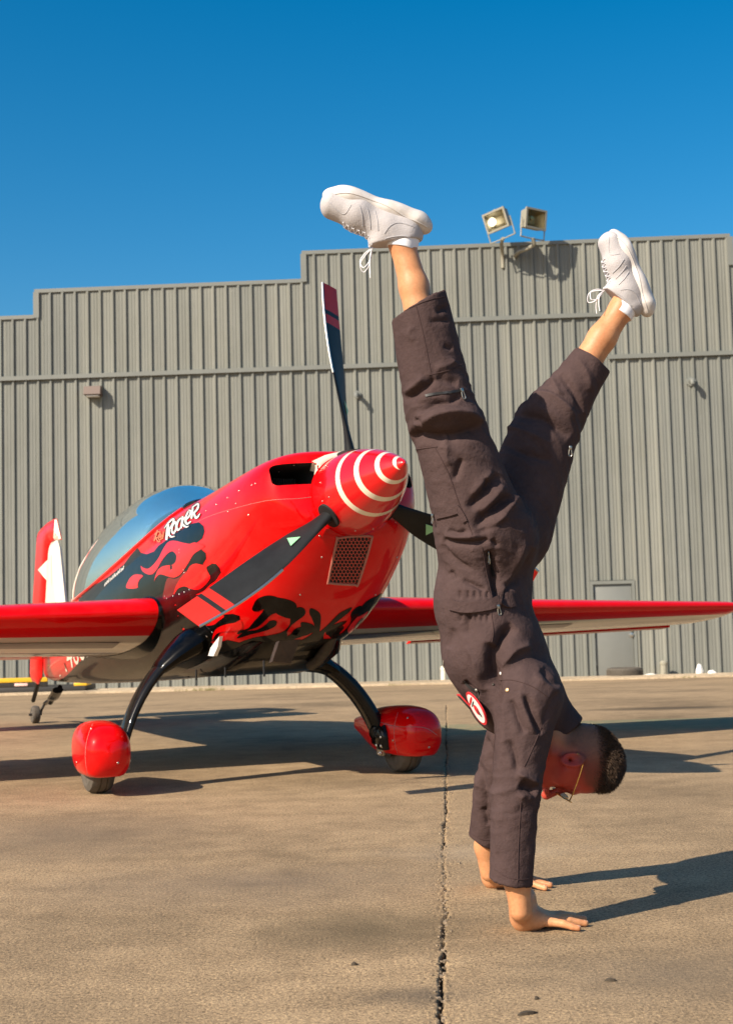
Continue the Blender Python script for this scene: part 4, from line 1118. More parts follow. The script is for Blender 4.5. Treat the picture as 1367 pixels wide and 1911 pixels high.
# ---- landing gear
m_leg = paint('gear_leg_black', (0.008, 0.008, 0.008), 0.25, 0.4)
def leg_path(pxs, x): return [LW(onx(px, py, x)) for px, py in pxs]
fw_g = np.array([math.sin(PSI), -math.cos(PSI), 0]); lf_g = np.array([math.cos(PSI), math.sin(PSI), 0])
gears = {-1: ([(372, 1190), (338, 1213), (300, 1245), (268, 1288), (245, 1335), (229, 1385), (214, 1425)], wL),
         1: ([(535, 1222), (580, 1232), (618, 1250), (655, 1283), (686, 1325), (708, 1368), (722, 1405)], wR)}
def pant(c, fwd, label=None):
    """teardrop wheel fairing, c = axle centre"""
    L_ = 0.86 if fwd[0] < 0.45 else 0.80; rings = []; n = 36; side_ = np.cross(fwd, (0, 0, 1))
    prof = [(0.0, 0.012, 0.012, 0.0), (0.010, 0.060, 0.062, 0.0), (0.035, 0.095, 0.100, 0.0), (0.09, 0.120, 0.135, 0.0), (0.18, 0.130, 0.152, 0.0), (0.30, 0.132, 0.158, 0.0), (0.46, 0.124, 0.152, 0.0), (0.62, 0.102, 0.130, 0.008), (0.78, 0.068, 0.094, 0.016), (0.90, 0.040, 0.060, 0.022), (0.97, 0.026, 0.042, 0.026), (1.0, 0.020, 0.034, 0.028)]
    for tt in np.linspace(0, 1, 40):
        tq = tt ** 1.6 if tt < 0.5 else tt
        tq = tt * tt * (1.3 - 0.3 * tt)
        wv, hv, zo = [interp([p_[0] for p_ in prof], [p_[k] for p_ in prof], tq) for k in (1, 2, 3)]
        cc = c + fwd * (0.34 - L_ * tq) + np.array([0, 0, 0.060 + zo]); rg = []
        for k in range(n):
            a = 2 * math.pi * k / n; ca, sa = math.cos(a), math.sin(a); e = 2.5; r = (abs(ca) ** e + abs(sa) ** e) ** (-1 / e)
            zz = hv * r * sa; zz = max(zz, -0.118) if hv > 0.12 else zz
            rg.append(cc + side_ * wv * r * ca + np.array([0, 0, zz]))
        rings.append(np.array(rg))
    V, F = loft_vf(rings); o = mk('wheel_pant', V, F, m_red, plane); fixn(o); sharp(o, 50); return o
def wheel(c, ax, r, wd, parent=None):
    prof = [(-wd * 0.42, r * 0.30), (-wd * 0.46, r * 0.55), (-wd * 0.5, r * 0.75), (-wd * 0.42, r * 0.92), (-wd * 0.25, r * 0.99), (-wd * 0.16, r), (-wd * 0.14, r * 0.965), (-wd * 0.10, r * 0.965), (-wd * 0.08, r), (wd * 0.08, r), (wd * 0.10, r * 0.965), (wd * 0.14, r * 0.965), (wd * 0.16, r), (wd * 0.25, r * 0.99), (wd * 0.42, r * 0.92), (wd * 0.5, r * 0.75), (wd * 0.46, r * 0.55), (wd * 0.42, r * 0.30)]
    wo_ = bpy.data.objects.new('wheel', None); wo_.empty_display_size = 0.1; link(wo_, plane); wo_.location = [float(v) for v in (c - PB)]
    mb = MB(); V, F = lathe_vf(prof, c, ax, 40); mb.add(V, F); mb.build('tyre', m_rubber, wo_)
    mb = MB(); V, F = lathe_vf([(-wd * 0.40, 0.01), (-wd * 0.44, r * 0.30), (-wd * 0.36, r * 0.52), (wd * 0.36, r * 0.52), (wd * 0.44, r * 0.30), (wd * 0.40, 0.01)], c, ax, 24); mb.add(V, F); mb.build('rim', m_metal, wo_)
    return wo_
for sgn, (pth, wc) in gears.items():
    pts = leg_path(pth, -1.45)
    ax_c = wc + np.array([0, 0, 0.165])
    pts = list(pts[:-1]) + [ax_c + lf_g * (-sgn) * 0.13 + np.array([0, 0, 0.06]), ax_c + lf_g * (-sgn) * 0.115 + np.array([0, 0, -0.02])]
    pts = smooth_curve(pts, 6); m = len(pts); rings = []
    for i in range(m):
        d = pts[min(i + 1, m - 1)] - pts[max(i - 1, 0)]; d /= np.linalg.norm(d); s_ = fw_g - d * (fw_g @ d); s_ /= np.linalg.norm(s_); u_ = np.cross(d, s_)
        q = i / (m - 1); a_, b_ = 0.088 - 0.022 * q, (0.031 if sgn < 0 else 0.046) - 0.010 * q; e = 2.8; rg = []
        for k in range(20):
            an = 2 * math.pi * k / 20; ca, sa = math.cos(an), math.sin(an); r = (abs(ca) ** e + abs(sa) ** e) ** (-1 / e); rg.append(pts[i] + s_ * a_ * r * ca + u_ * b_ * r * sa)
        rings.append(np.array(rg))
    V, F = loft_vf(rings); lg = mk('gear_leg', V, F, m_leg, plane); fixn(lg); sharp(lg, 50)
    # fairing where the leg leaves the belly
    mb = MB(); rr = []
    for (a_, b_, i) in ((0.16, 0.085, 0), (0.15, 0.075, 5), (0.12, 0.055, 9), (0.095, 0.040, 12), (0.085, 0.032, 13)):
        d = pts[min(i + 1, m - 1)] - pts[max(i - 1, 0)]; d /= np.linalg.norm(d); s_ = fw_g - d * (fw_g @ d); s_ /= np.linalg.norm(s_); u_ = np.cross(d, s_)
        rr.append(np.array([pts[i] + s_ * a_ * math.cos(2 * math.pi * k / 20) + u_ * b_ * math.sin(2 * math.pi * k / 20) for k in range(20)]))
    V, F = loft_vf(rr); mb.add(V, F); mb.build('leg_fairing', m_black, lg)
    # axle and brake at the foot of the leg
    mb = MB(); V, F = tube_vf([ax_c + lf_g * (-sgn) * 0.15, ax_c + lf_g * sgn * 0.08], 0.022, 12); mb.add(V, F)
    V, F = lathe_vf([(0, 0.02), (0.0, 0.075), (0.012, 0.075), (0.012, 0.02)], ax_c + lf_g * (-sgn) * 0.085, lf_g * (-sgn), 24); mb.add(V, F); mb.build('axle', m_dmetal, lg)
    mb = MB()
    for dx, dz in ((0.03, 0.045), (-0.03, 0.045), (0.03, -0.005), (-0.03, -0.005), (0.0, -0.05)):
        V, F = lathe_vf([(0, 0.011), (0.02, 0.011), (0.022, 0.006), (0.035, 0.006), (0.036, 0.001)], ax_c + lf_g * (-sgn) * 0.135 + fw_g * (-dx) + np.array([0, 0, dz]) , (lf_g * -sgn * 0.8 + fw_g * 0.6), 8); mb.add(V, F)
    tag(mb.build('bolt', m_metal, lg), kind='stuff')
    mb = MB(); V, F = bbox_vf(ax_c + lf_g * (-sgn) * 0.10 - fw_g * 0.06 + np.array([0, 0, -0.03]), (0.07, 0.05, 0.08), 0.01, (fw_g, lf_g, (0, 0, 1))); mb.add(V, F); mb.build('brake_caliper', m_metal, lg)
    wheel(ax_c, lf_g, 0.165, 0.135)
    a_off = math.radians(-3 if sgn < 0 else 6); f2 = fw_g * math.cos(a_off) + lf_g * math.sin(a_off)
    pn_ = pant(ax_c - (f2 * 0.05 if sgn > 0 else 0), f2); bvp = bvh_of(pn_)
    for ln in ([[(176, 1344), (163, 1378), (159, 1412), (163, 1446)]] if sgn < 0 else [[(742, 1330), (735, 1360), (738, 1395), (748, 1420)], [(700, 1345), (740, 1356), (790, 1358), (815, 1372)]]):
        surfline(ln, 0.0013, 'seam', m_seam, bvp, pn_)
    for sx_, sy_ in (((143, 1423), (170, 1360), (220, 1424)) if sgn < 0 else ((733, 1382), (800, 1395), (760, 1340))):
        h = hit(sx_, sy_, bvp)
        if h: mb = MB(); V, F = lathe_vf([(0, 0.007), (0.003, 0.0055), (0.0042, 0.0005)], h[0], h[1], 8); mb.add(V, F); mb.build('screw', m_metal, pn_, True, None)
# belly box between the legs, exhaust stack and drain
mb = MB()
rr = []
for x, w_, zt, zb in ((-0.80, 0.22, -0.50, -0.60), (-0.95, 0.27, -0.52, -0.655), (-1.2, 0.29, -0.52, -0.685), (-1.5, 0.29, -0.52, -0.675), (-2.1, 0.24, -0.48, -0.60), (-2.8, 0.15, -0.45, -0.51)):
    rr.append(LW(np.array([(x, y, z) for y, z in rrect(-w_, w_, zb, zt, 0.05, 4)])))
V, F = loft_vf(rr); mb.add(V, F); mb.build('belly_fairing', m_black, plane, True, 40)
W = [LW(onx(px, py, xx)) for px, py, xx in ((521, 1196, -0.62), (560, 1193, -0.62), (543, 1238, -0.70), (508, 1235, -0.70))]; W = np.array(W)
mb = MB(); mb.add(np.vstack([W, W - AX * 0.05]), [(0, 1, 2, 3), (7, 6, 5, 4), (0, 4, 5, 1), (1, 5, 6, 2), (2, 6, 7, 3), (3, 7, 4, 0)]); mb.build('exhaust_shield', plain('sooty_steel', (0.050, 0.036, 0.030), 0.55, 0.3, var=0.4, vs_=14), plane, False, None)
for y in (0.13,):
    mb = MB(); V, F = tube_vf(LW(np.array([(-0.70, y, -0.55), (-0.80, y, -0.63), (-0.95, y, -0.68), (-1.05, y, -0.69)])), 0.03, 14); mb.add(V, F); mb.build('exhaust_pipe', m_dmetal, plane)
# white step / vent blade under the wing root
q = [Z1([p_])[0] for p_ in ((1100, 1355), (1135, 1310), (1120, 1400), (1085, 1480), (1040, 1475), (1060, 1410))]
W = [LW(onyp(x, y, -0.40)) for x, y in q]
n = len(W); V = np.vstack([W, np.array(W) + AY * 0.02]); mb = MB(); mb.add(V, [tuple(range(n)), tuple(range(2 * n - 1, n - 1, -1))] + [(i, n + i, n + (i + 1) % n, (i + 1) % n) for i in range(n)]); mb.build('boarding_step', m_white, plane, False, None)
# small drains and an aerial
for px, py, dz in ((420, 1252, 0.04), (492, 1245, 0.05), (366, 1262, 0.03)):
    p0 = LW(onyp(px, py - 12, -0.28)); mb = MB(); V, F = tube_vf([p0, p0 - np.array([0, 0, dz + 0.03])], 0.006, 6); mb.add(V, F); mb.build('drain', m_dark, plane)
p0 = LW(onyp(352, 1262, -0.2)); mb = MB(); V, F = tube_vf([p0, p0 + AX * 0.22], 0.007, 6); mb.add(V, F); V, F = tube_vf([p0 + AX * 0.05, p0 + AX * 0.05 + np.array([0, 0, 0.06])], 0.006, 6); mb.add(V, F); mb.build('aerial', m_dark, plane)
# ---- tail wheel
tw = G(66, 1350); tr = 0.083
tc = tw + np.array([0, 0, tr])
wheel(tc, np.array([math.cos(0.2), math.sin(0.2), 0]) if False else AY, tr, 0.075)
top = LW(onyp(108, 1288, 0.0)); yk = tc + np.array([0.10, 0, 0.10])
mb = MB(); V, F = tube_vf(smooth_curve([top, top + (yk - top) * 0.5 + np.array([0.01, 0, -0.01]), yk], 5), [0.05] * 6 + [0.03] * 5, 10, True, 0.6); mb.add(V, F); mb.build('tail_spring', m_leg, plane)
mb = MB(); V, F = tube_vf([yk + np.array([0, 0, 0.02]), tc + AY * 0.055 + np.array([0, 0, 0.03]), tc + AY * 0.05], 0.012, 8); mb.add(V, F); V, F = tube_vf([tc - AY * 0.06, tc + AY * 0.06], 0.012, 8); mb.add(V, F); mb.build('tail_fork', m_dmetal, plane)
for a_, b_ in (((112, 1282), (94, 1312)), ((72, 1272), (62, 1308))):
    p0, p1 = LW(onyp(*a_, 0.05)), LW(onyp(*b_, 0.05)); mb = MB(); V, F = tube_vf([p0, p1], 0.022, 8); mb.add(V, F); mb.build('tail_link', m_leg, plane)
# ================================================================ PERSON
# ---- signed-distance modelling: smooth unions of tapered capsules, meshed with surface nets
class Cap:
    """tapered capsule; ani = (axis, factor) squeezes distances along an axis (factor < 1 makes it wider there)"""
    def __init__(s, a, b, ra, rb, k=0.02, op='u', ani=None):
        s.a = np.array(a, float); s.b = np.array(b, float); s.ra, s.rb, s.k, s.op = ra, rb, k, op
        s.A = np.eye(3)
        if ani is not None:
            for ax, fac in (ani if isinstance(ani, list) else [ani]):
                n = np.array(ax, float); n /= np.linalg.norm(n); s.A = s.A @ (np.eye(3) + (fac - 1) * np.outer(n, n))
        s.lip = max(1.0, np.abs(np.linalg.eigvals(s.A)).max()); s.low = max(np.abs(np.linalg.eigvals(s.A)).min(), 0.05)
    def d(s, p):
        q = (p - s.a) @ s.A.T; ab = s.A @ (s.b - s.a); L = ab @ ab
        t = np.clip(q @ ab / L, 0, 1) if L > 1e-12 else np.zeros(len(p))
        return (np.linalg.norm(q - t[:, None] * ab, axis=1) - (s.ra + (s.rb - s.ra) * t)) / s.lip
class Cut:
    """removes everything beyond a plane, within reach of its centre"""
    def __init__(s, c, n, reach=0.17):
        s.c = np.array(c, float); s.n = np.array(n, float) / np.linalg.norm(n); s.R = reach; s.op = 's'; s.k = 0.002
    def d(s, p):
        q = p - s.c; return np.maximum(-(q @ s.n), np.linalg.norm(q, axis=1) - s.R)
class Ring:
    """elliptic ring (ear rim) or disc"""
    def __init__(s, c, ax, ay, rx, ry, r, k=0.004, op='u', disc=False):
        s.c = np.array(c, float); s.ax = np.array(ax, float); s.ay = np.array(ay, float); s.rx, s.ry, s.r, s.k, s.op, s.disc = rx, ry, r, k, op, disc
        s.az = np.cross(s.ax, s.ay)
    def d(s, p):
        q = p - s.c; x = q @ s.ax; y = q @ s.ay; z = q @ s.az
        rr = np.sqrt((x / s.rx) ** 2 + (y / s.ry) ** 2) + 1e-9; m = (s.rx + s.ry) / 2
        e = (rr - 1) * min(s.rx, s.ry)
        if s.disc: e = np.maximum(e, 0)
        return np.sqrt(e * e + z * z) - s.r
def field(prims, p):
    d = np.full(len(p), 1e3)
    for q in prims:
        e = q.d(p)
        if q.op == 'u':
            h = np.clip(0.5 + 0.5 * (d - e) / q.k, 0, 1); d = d + (e - d) * h - q.k * h * (1 - h)
        else:
            h = np.clip(0.5 + 0.5 * (-e - d) / q.k, 0, 1); h = np.where(d > 100, 0, h); d = d + (-e - d) * h + q.k * h * (1 - h)
    return d
def nets(prims, lo, hi, h, B=14):
    lo = np.array(lo, float); hi = np.array(hi, float); bs = B * h; nb = np.ceil((hi - lo) / bs).astype(int)
    g = np.stack(np.meshgrid(*[np.arange(n) for n in nb], indexing='ij'), -1).reshape(-1, 3)
    cen = lo + (g + 0.5) * bs; hd = bs * math.sqrt(3) / 2
    per = np.stack([q.d(cen) for q in prims]); dc = field(prims, cen)
    act = np.where(np.abs(dc) < hd * 1.25 + 0.03)[0]
    ofs = np.stack(np.meshgrid(*[np.arange(B + 1)] * 3, indexing='ij'), -1).reshape(-1, 3)
    IDS, PTS, SGN = [], [], []
    Ncell = nb * B + 2
    for a in act:
        sub = [q for i, q in enumerate(prims) if per[i, a] < hd * 1.1 + 0.05]
        if not sub: continue
        p = lo + (g[a] * B + ofs) * h; v = field(sub, p).reshape(B + 1, B + 1, B + 1)
        s_ = v < 0
        if s_.all() or not s_.any(): continue
        c = [v[i:B + i, j:B + j, k:B + k] for i in (0, 1) for j in (0, 1) for k in (0, 1)]
        st = np.stack([x < 0 for x in c]); m = st.any(0) & ~st.all(0); idx = np.argwhere(m)
        if not len(idx): continue
        cv = np.stack([x[m] for x in c], 1); cp = np.array([(i, j, k) for i in (0, 1) for j in (0, 1) for k in (0, 1)], float)
        acc = np.zeros((len(idx), 3)); cnt = np.zeros(len(idx))
        for e0 in range(8):
            for bit in (1, 2, 4):
                e1 = e0 | bit
                if e1 == e0: continue
                f0, f1 = cv[:, e0], cv[:, e1]; x = (f0 < 0) != (f1 < 0); t = np.where(x, f0 / np.where(x, f0 - f1, 1), 0)
                acc += np.where(x[:, None], cp[e0] + (cp[e1] - cp[e0]) * t[:, None], 0); cnt += x
        gi = g[a] * B + idx; PTS.append(lo + (gi + acc / cnt[:, None]) * h)
        IDS.append((gi[:, 0] * Ncell[1] + gi[:, 1]) * Ncell[2] + gi[:, 2]); SGN.append(cv[:, [0, 4, 2, 1]] < 0)   # corners 000, 100, 010, 001
    ids = np.concatenate(IDS); V = np.concatenate(PTS); sg = np.concatenate(SGN)
    o = np.argsort(ids); sid = ids[o]
    def look(q):
        k = np.clip(np.searchsorted(sid, q), 0, len(sid) - 1); return np.where(sid[k] == q, o[k], -1)
    sx, sy, sz = Ncell[1] * Ncell[2], Ncell[2], 1; F = []
    for col, (da, db) in ((1, (sy, sz)), (2, (sz, sx)), (3, (sx, sy))):
        m = sg[:, 0] != sg[:, col]; i0 = np.where(m)[0]; q = ids[i0]
        a, b, c = look(q - da), look(q - da - db), look(q - db); ok = (a >= 0) & (b >= 0) & (c >= 0)
        quad = np.stack([i0, a, b, c], 1)[ok]; flip = ~sg[i0, 0][ok]
        quad[flip] = quad[flip][:, ::-1]; F.append(quad)
    return V, np.concatenate(F)
def relax(V, F, it=2, lam=0.5):
    e = np.concatenate([F[:, [0, 1]], F[:, [1, 2]], F[:, [2, 3]], F[:, [3, 0]]]); e = np.concatenate([e, e[:, ::-1]]); n = len(V)
    cnt = np.bincount(e[:, 0], minlength=n)[:, None].clip(1)
    for i in range(it):
        for l in (lam, -lam * 1.04):
            S = np.stack([np.bincount(e[:, 0], weights=V[e[:, 1], k], minlength=n) for k in range(3)], 1)
            V = V + l * (S / cnt - V)
    return V
def vnormals(V, F):
    n = np.cross(V[F[:, 2]] - V[F[:, 0]], V[F[:, 3]] - V[F[:, 1]]); N = np.zeros_like(V)
    for k in range(4):
        for j in range(3): N[:, j] += np.bincount(F[:, k], weights=n[:, j], minlength=len(V))
    return N / (np.linalg.norm(N, axis=1)[:, None] + 1e-12)
def down(nx, ny): return RGT * nx - UPV * ny      # a direction seen as (right, down)

PERS = np.array([G(1000, 1700)[0], 4.1, 0.0])
person = thing('person', PERS, 'person in a dark brown flight suit and white trainers doing a handstand with legs apart', 'person')
HND, HFD = 3.86, 4.47        # depth of the near and far wrist
Ydir = np.array([0, 1.0, 0])

# ---- head frame (face looks at the ground, crown points right)
E0 = P(1058, 1413, 4.06); hu = down(0.96, 0.28); hf = down(-0.28, 0.96); hs = -np.cross(hf, hu); hs = hs if hs[1] < 0 else -hs
hu /= np.linalg.norm(hu); hf /= np.linalg.norm(hf)
def Hd(f, u, s=0.0): return E0 + hf * f + hu * u + hs * s
body = []
def B(a, b, ra, rb, k=0.02, op='u', ani=None): body.append(Cap(a, b, ra, rb, k, op, ani))
# trunk and limbs hidden by the suit
B(P(912, 1000, 4.09), P(900, 1130, 4.09), 0.115, 0.10, 0.03, 'u', (Ydir, 0.75)); B(P(900, 1130, 4.09), P(945, 1275, 4.09), 0.10, 0.112, 0.03, 'u', (Ydir, 0.72))
B(P(975, 1300, 3.94), P(970, 1305, 4.25), 0.06, 0.06, 0.03)
NB = P(1000, 1325, 4.09)
B(P(970, 1290, 4.09), NB, 0.09, 0.068, 0.04); B(NB, Hd(-0.035, -0.055), 0.062, 0.060, 0.03)
# near arm, far arm
B(P(982, 1302, 3.91), P(962, 1480, 3.87), 0.048, 0.038); B(P(962, 1480, 3.87), P(965, 1645, HND), 0.038, 0.0345, 0.02); B(P(965, 1645, HND), P(970, 1700, HND), 0.0350, 0.0290, 0.02, 'u', (Ydir, 0.92))
B(P(970, 1308, 4.28), P(924, 1470, 4.38), 0.048, 0.038); B(P(924, 1470, 4.38), P(907, 1580, 4.45), 0.038, 0.034, 0.02); B(P(907, 1580, 4.45), P(913, 1628, HFD), 0.036, 0.030, 0.02, 'u', (Ydir, 0.92))
# near leg, far leg
B(P(895, 985, 4.0), P(828, 775, 3.94), 0.080, 0.055); B(P(828, 775, 3.94), P(795, 640, 3.93), 0.055, 0.050); B(P(795, 640, 3.93), P(772, 535, 3.93), 0.050, 0.0405, 0.03); B(P(772, 535, 3.93), P(750, 455, 3.93), 0.0405, 0.036, 0.02)
B(P(750, 455, 3.93), P(765, 420, 3.93), 0.036, 0.034); B(P(757, 440, 3.93), P(680, 395, 3.93), 0.034, 0.022)
B(P(955, 980, 4.2), P(1030, 780, 4.24), 0.080, 0.050); B(P(1030, 780, 4.24), P(1085, 690, 4.25), 0.050, 0.046); B(P(1085, 690, 4.25), P(1123, 630, 4.25), 0.046, 0.042, 0.03); B(P(1123, 630, 4.25), P(1158, 578, 4.25), 0.042, 0.036, 0.02)
B(P(1158, 578, 4.25), P(1175, 560, 4.25), 0.036, 0.033); B(P(1165, 565, 4.25), P(1160, 500, 4.25), 0.033, 0.022)
# head
B(Hd(-0.010, 0.046), Hd(-0.0095, 0.0465), 0.100, 0.100, 0.02, 'u', [(hs, 1.30), (hu, 0.93)])
B(Hd(0.030, -0.020), Hd(0.052, -0.060), 0.060, 0.045, 0.03, 'u', (hs, 0.98))
B(Hd(0.070, -0.092, -0.010), Hd(0.070, -0.092, 0.010), 0.024, 0.024, 0.025)
for s_ in (-1, 1):
    B(Hd(-0.005, -0.055, s_ * 0.050), Hd(0.060, -0.090, s_ * 0.020), 0.016, 0.016, 0.025)         # jaw line
    B(Hd(0.060, -0.008, s_ * 0.046), Hd(0.030, -0.004, s_ * 0.060), 0.017, 0.012, 0.02)            # cheekbone
    B(Hd(0.086, 0.040, s_ * 0.012), Hd(0.076, 0.040, s_ * 0.045), 0.012, 0.010, 0.015)             # brow
B(Hd(0.072, -0.060), Hd(0.070, -0.045), 0.028, 0.028, 0.02, 'u', (hs, 0.9))                      # mouth barrel
for s_ in (-1, 1): B(Hd(0.102, 0.017, s_ * 0.032), Hd(0.103, 0.017, s_ * 0.033), 0.017, 0.017, 0.012, 's')
for s_ in (-1, 1): B(Hd(0.0765, 0.017, s_ * 0.031), Hd(0.0765, 0.0171, s_ * 0.031), 0.0125, 0.0125, 0.006)
B(Hd(0.088, 0.024), Hd(0.122, -0.026), 0.008, 0.0115, 0.010); B(Hd(0.121, -0.028), Hd(0.122, -0.029), 0.0125, 0.0125, 0.008)
for s_ in (-1, 1):
    B(Hd(0.108, -0.034, s_ * 0.0125), Hd(0.104, -0.034, s_ * 0.013), 0.0088, 0.0088, 0.006)
    B(Hd(0.116, -0.044, s_ * 0.0075), Hd(0.108, -0.036, s_ * 0.0075), 0.0042, 0.003, 0.003, 's')
B(Hd(0.094, -0.0565, -0.013), Hd(0.094, -0.0565, 0.013), 0.0085, 0.0085, 0.007); B(Hd(0.090, -0.0705, -0.011), Hd(0.090, -0.0705, 0.011), 0.0095, 0.0095, 0.007)
B(Hd(0.1025, -0.0630, -0.020), Hd(0.1025, -0.0630, 0.020), 0.0032, 0.0032, 0.004, 's')
for s_ in (-1, 1):
    ec = Hd(-0.004, 0.002, s_ * 0.073); ex = hu * 0.95 - hf * 0.30; ex /= np.linalg.norm(ex); nrm = hs * s_ * 0.93 - hf * 0.36; nrm /= np.linalg.norm(nrm); ey = np.cross(nrm, ex)
    body.append(Ring(ec + nrm * 0.002, ex, ey, 0.024, 0.014, 0.0045, 0.006, 'u', True))
    body.append(Ring(ec + nrm * 0.009, ex, ey, 0.030, 0.0175, 0.0042, 0.004))
    body.append(Ring(ec + nrm * 0.007 - ex * 0.003, ex, ey, 0.018, 0.0095, 0.0030, 0.004))
    body.append(Cap(ec - ex * 0.006 + nrm * 0.012, ec - ex * 0.006 - nrm * 0.006, 0.0048, 0.004, 0.004, 's'))
# hands, flat on the concrete
NAILS = []
def hand(ox, oy, sy, yaw, hk=1.13):
    cy, sn = math.cos(yaw), math.sin(yaw)
    def q(x, y, z): x, y, z = x * hk, y * hk, z * hk; return np.array([ox + x * cy - y * sy * sn, oy + x * sn + y * sy * cy, z])
    B(q(0.028, -0.018, 0.024), q(0.060, -0.024, 0.019), 0.0215, 0.018, 0.045); B(q(0.030, 0.020, 0.024), q(0.062, 0.030, 0.020), 0.0215, 0.019, 0.045)
    B(q(0.033, 0.0, 0.075), q(0.036, 0.0, 0.048), 0.028, 0.026, 0.025, 'u', (Ydir, 0.9))
    B(q(0.026, 0.0, 0.066), q(0.030, 0.0, 0.026), 0.0255, 0.024, 0.045, 'u', (Ydir, 0.70))
    kn = [(0.099, 0.036), (0.102, 0.013), (0.096, -0.0105), (0.087, -0.032)]; tips = [(0.170, 0.088, 0.0082), (0.188, 0.044, 0.0085), (0.181, -0.008, 0.008), (0.153, -0.058, 0.0072)]
    for (kx, ky), (tx, ty, tr_) in zip(kn, tips):
        B(q(0.042, ky * 0.6, 0.040), q(kx, ky, 0.0225), 0.015, 0.0125, 0.014)
        m1 = np.array([kx + (tx - kx) * 0.52, ky + (ty - ky) * 0.52]); m2 = np.array([kx + (tx - kx) * 0.80, ky + (ty - ky) * 0.80])
        B(q(kx, ky, 0.0215), q(m1[0], m1[1], 0.0175), 0.0128, 0.0108, 0.004); B(q(m1[0], m1[1], 0.0175), q(m2[0], m2[1], 0.0115), 0.0110, 0.0094, 0.003); B(q(m2[0], m2[1], 0.0115), q(tx, ty, 0.0085), 0.0096, tr_ * 1.12, 0.003)
    B(q(0.038, 0.030, 0.026), q(0.074, 0.058, 0.017), 0.018, 0.0125, 0.012); B(q(0.074, 0.058, 0.017), q(0.100, 0.074, 0.0115), 0.0118, 0.010, 0.004); B(q(0.100, 0.074, 0.0115), q(0.124, 0.084, 0.009), 0.0102, 0.0085, 0.003)
    B(q(0.036, 0.0, 0.04), q(0.085, 0.0, 0.020), 0.022, 0.014, 0.02, 'u', (Ydir, 0.55))
    for tx, ty, tr_ in tips: NAILS.append((q(tx - 0.004, ty, 0.0085 + tr_ * 1.02), q(tx + 0.006, ty, 0.0085 + tr_ * 0.62), tr_))
    return q
gN = G(957, 1741); hqN = hand(gN[0], gN[1] + 0.045, 1.0, math.radians(3))
gF = G(901, 1658); hqF = hand(gF[0], gF[1] + 0.03, -1.0, math.radians(-2))

def build(prims, lo, hi, h, it=2):
    V, F = nets(prims, lo, hi, h); return relax(V, F, it), F
allp = np.concatenate([[q.a, q.b] for q in body if isinstance(q, Cap)])
Vb, Fb = build(body, allp.min(0) - 0.2, allp.max(0) + 0.2, 0.004, 2)
t = NT('skin')
n_ = t.noise(16, 5, 0.6); n2 = t.noise(130, 3, 0.6)
c = t.ramp(n_, [(0.3, (0.47, 0.200, 0.090)), (0.55, (0.56, 0.265, 0.125)), (0.75, (0.60, 0.30, 0.15))])
c = t.mix(0.25, c, t.ramp(n2, [(0.35, (0.75, 0.62, 0.58)), (0.6, (1.05, 1.05, 1.05))]), 'MULTIPLY')
at_ = t.n('ShaderNodeAttribute', attribute_name='tint'); sp = t.n('ShaderNodeSeparateXYZ'); t.l(at_.outputs['Vector'], sp.inputs[0])
c = t.mix(sp.outputs['X'], c, (0.42, 0.022, 0.020))       # flushed face, lips
c = t.mix(t.math('MULTIPLY', sp.outputs['Y'], t.math('MULTIPLY_ADD', n2, 0.5, 0.68)), c, (0.065, 0.029, 0.020))   # cropped hair on the scalp
t.set(Base_Color=c, Roughness=0.5); t.b.inputs['Subsurface Weight'].default_value = 0.10; t.b.inputs['Subsurface Radius'].default_value = (0.012, 0.004, 0.002)
t.b.inputs['Subsurface Scale'].default_value = 0.6; t.b.inputs['Specular IOR Level'].default_value = 0.35
t.bump(n2, 0.12, 0.002)
m_skin = t.m
bodyo = mk('body', Vb, Fb, m_skin, person)
m_nail = plain('finger_nail', (0.62, 0.36, 0.25), 0.3, var=0.03)
for a_n, b_n, r_n in NAILS:
    mb = MB(); d_n = (b_n - a_n) / np.linalg.norm(b_n - a_n); s_n = np.cross(d_n, (0, 0, 1)); s_n /= np.linalg.norm(s_n); u_n = np.cross(s_n, d_n); L_n = np.linalg.norm(b_n - a_n); rr = []
    for tq in np.linspace(0, 1, 6):
        wq = r_n * 0.72 * (1 - (2 * tq - 1) ** 4 * 0.5); rr.append(np.array([a_n + d_n * L_n * tq + s_n * wq * math.cos(an) + u_n * (0.0012 * math.sin(an) - 0.0025 * math.cos(an) ** 2) for an in np.linspace(0, 2 * math.pi, 12, endpoint=False)]))
    V, F = loft_vf(rr); mb.add(V, F); mb.build('nail', m_nail, bodyo)
q = Vb - E0; lf_, lu_, ls_ = q @ hf, q @ hu, q @ hs; ishead = (np.linalg.norm(q, axis=1) < 0.2)
def sst(x, a, b): t_ = np.clip((x - a) / (b - a), 0, 1); return t_ * t_ * (3 - 2 * t_)
face = ishead * sst(lf_, -0.08, 0.01) * 0.85 + ishead * np.exp(-((lf_ - 0.10) ** 2 + (lu_ + 0.0635) ** 2) / 0.00016) * 0.4 + ishead * np.exp(-((lf_ - 0.0) ** 2 + lu_ ** 2) / 0.0012) * sst(np.abs(ls_), 0.06, 0.075) * 0.35
hairline = lu_ - (0.098 - 0.0 * lf_) ; scal = np.maximum(sst(lu_ + (0.05 - lf_) * 0.42, 0.055, 0.085) * sst(0.055 - lf_ + np.maximum(lu_ - 0.06, 0) * 0.9, 0.0, 0.03), sst(-lf_, 0.02, 0.05) * sst(lu_, -0.055, -0.015)) * ishead
hx_ = 0.96 * lu_ - 0.28 * lf_
scal = np.maximum(np.maximum(scal * (0.75 + 0.25 * sst(lu_, 0.05, 0.115)), 0.80 * ishead * sst(lu_ - lf_ * 0.6, 0.005, 0.045) * sst(0.075 - lf_, 0.0, 0.03)), 0.95 * ishead * sst(hx_, 0.035, 0.092))
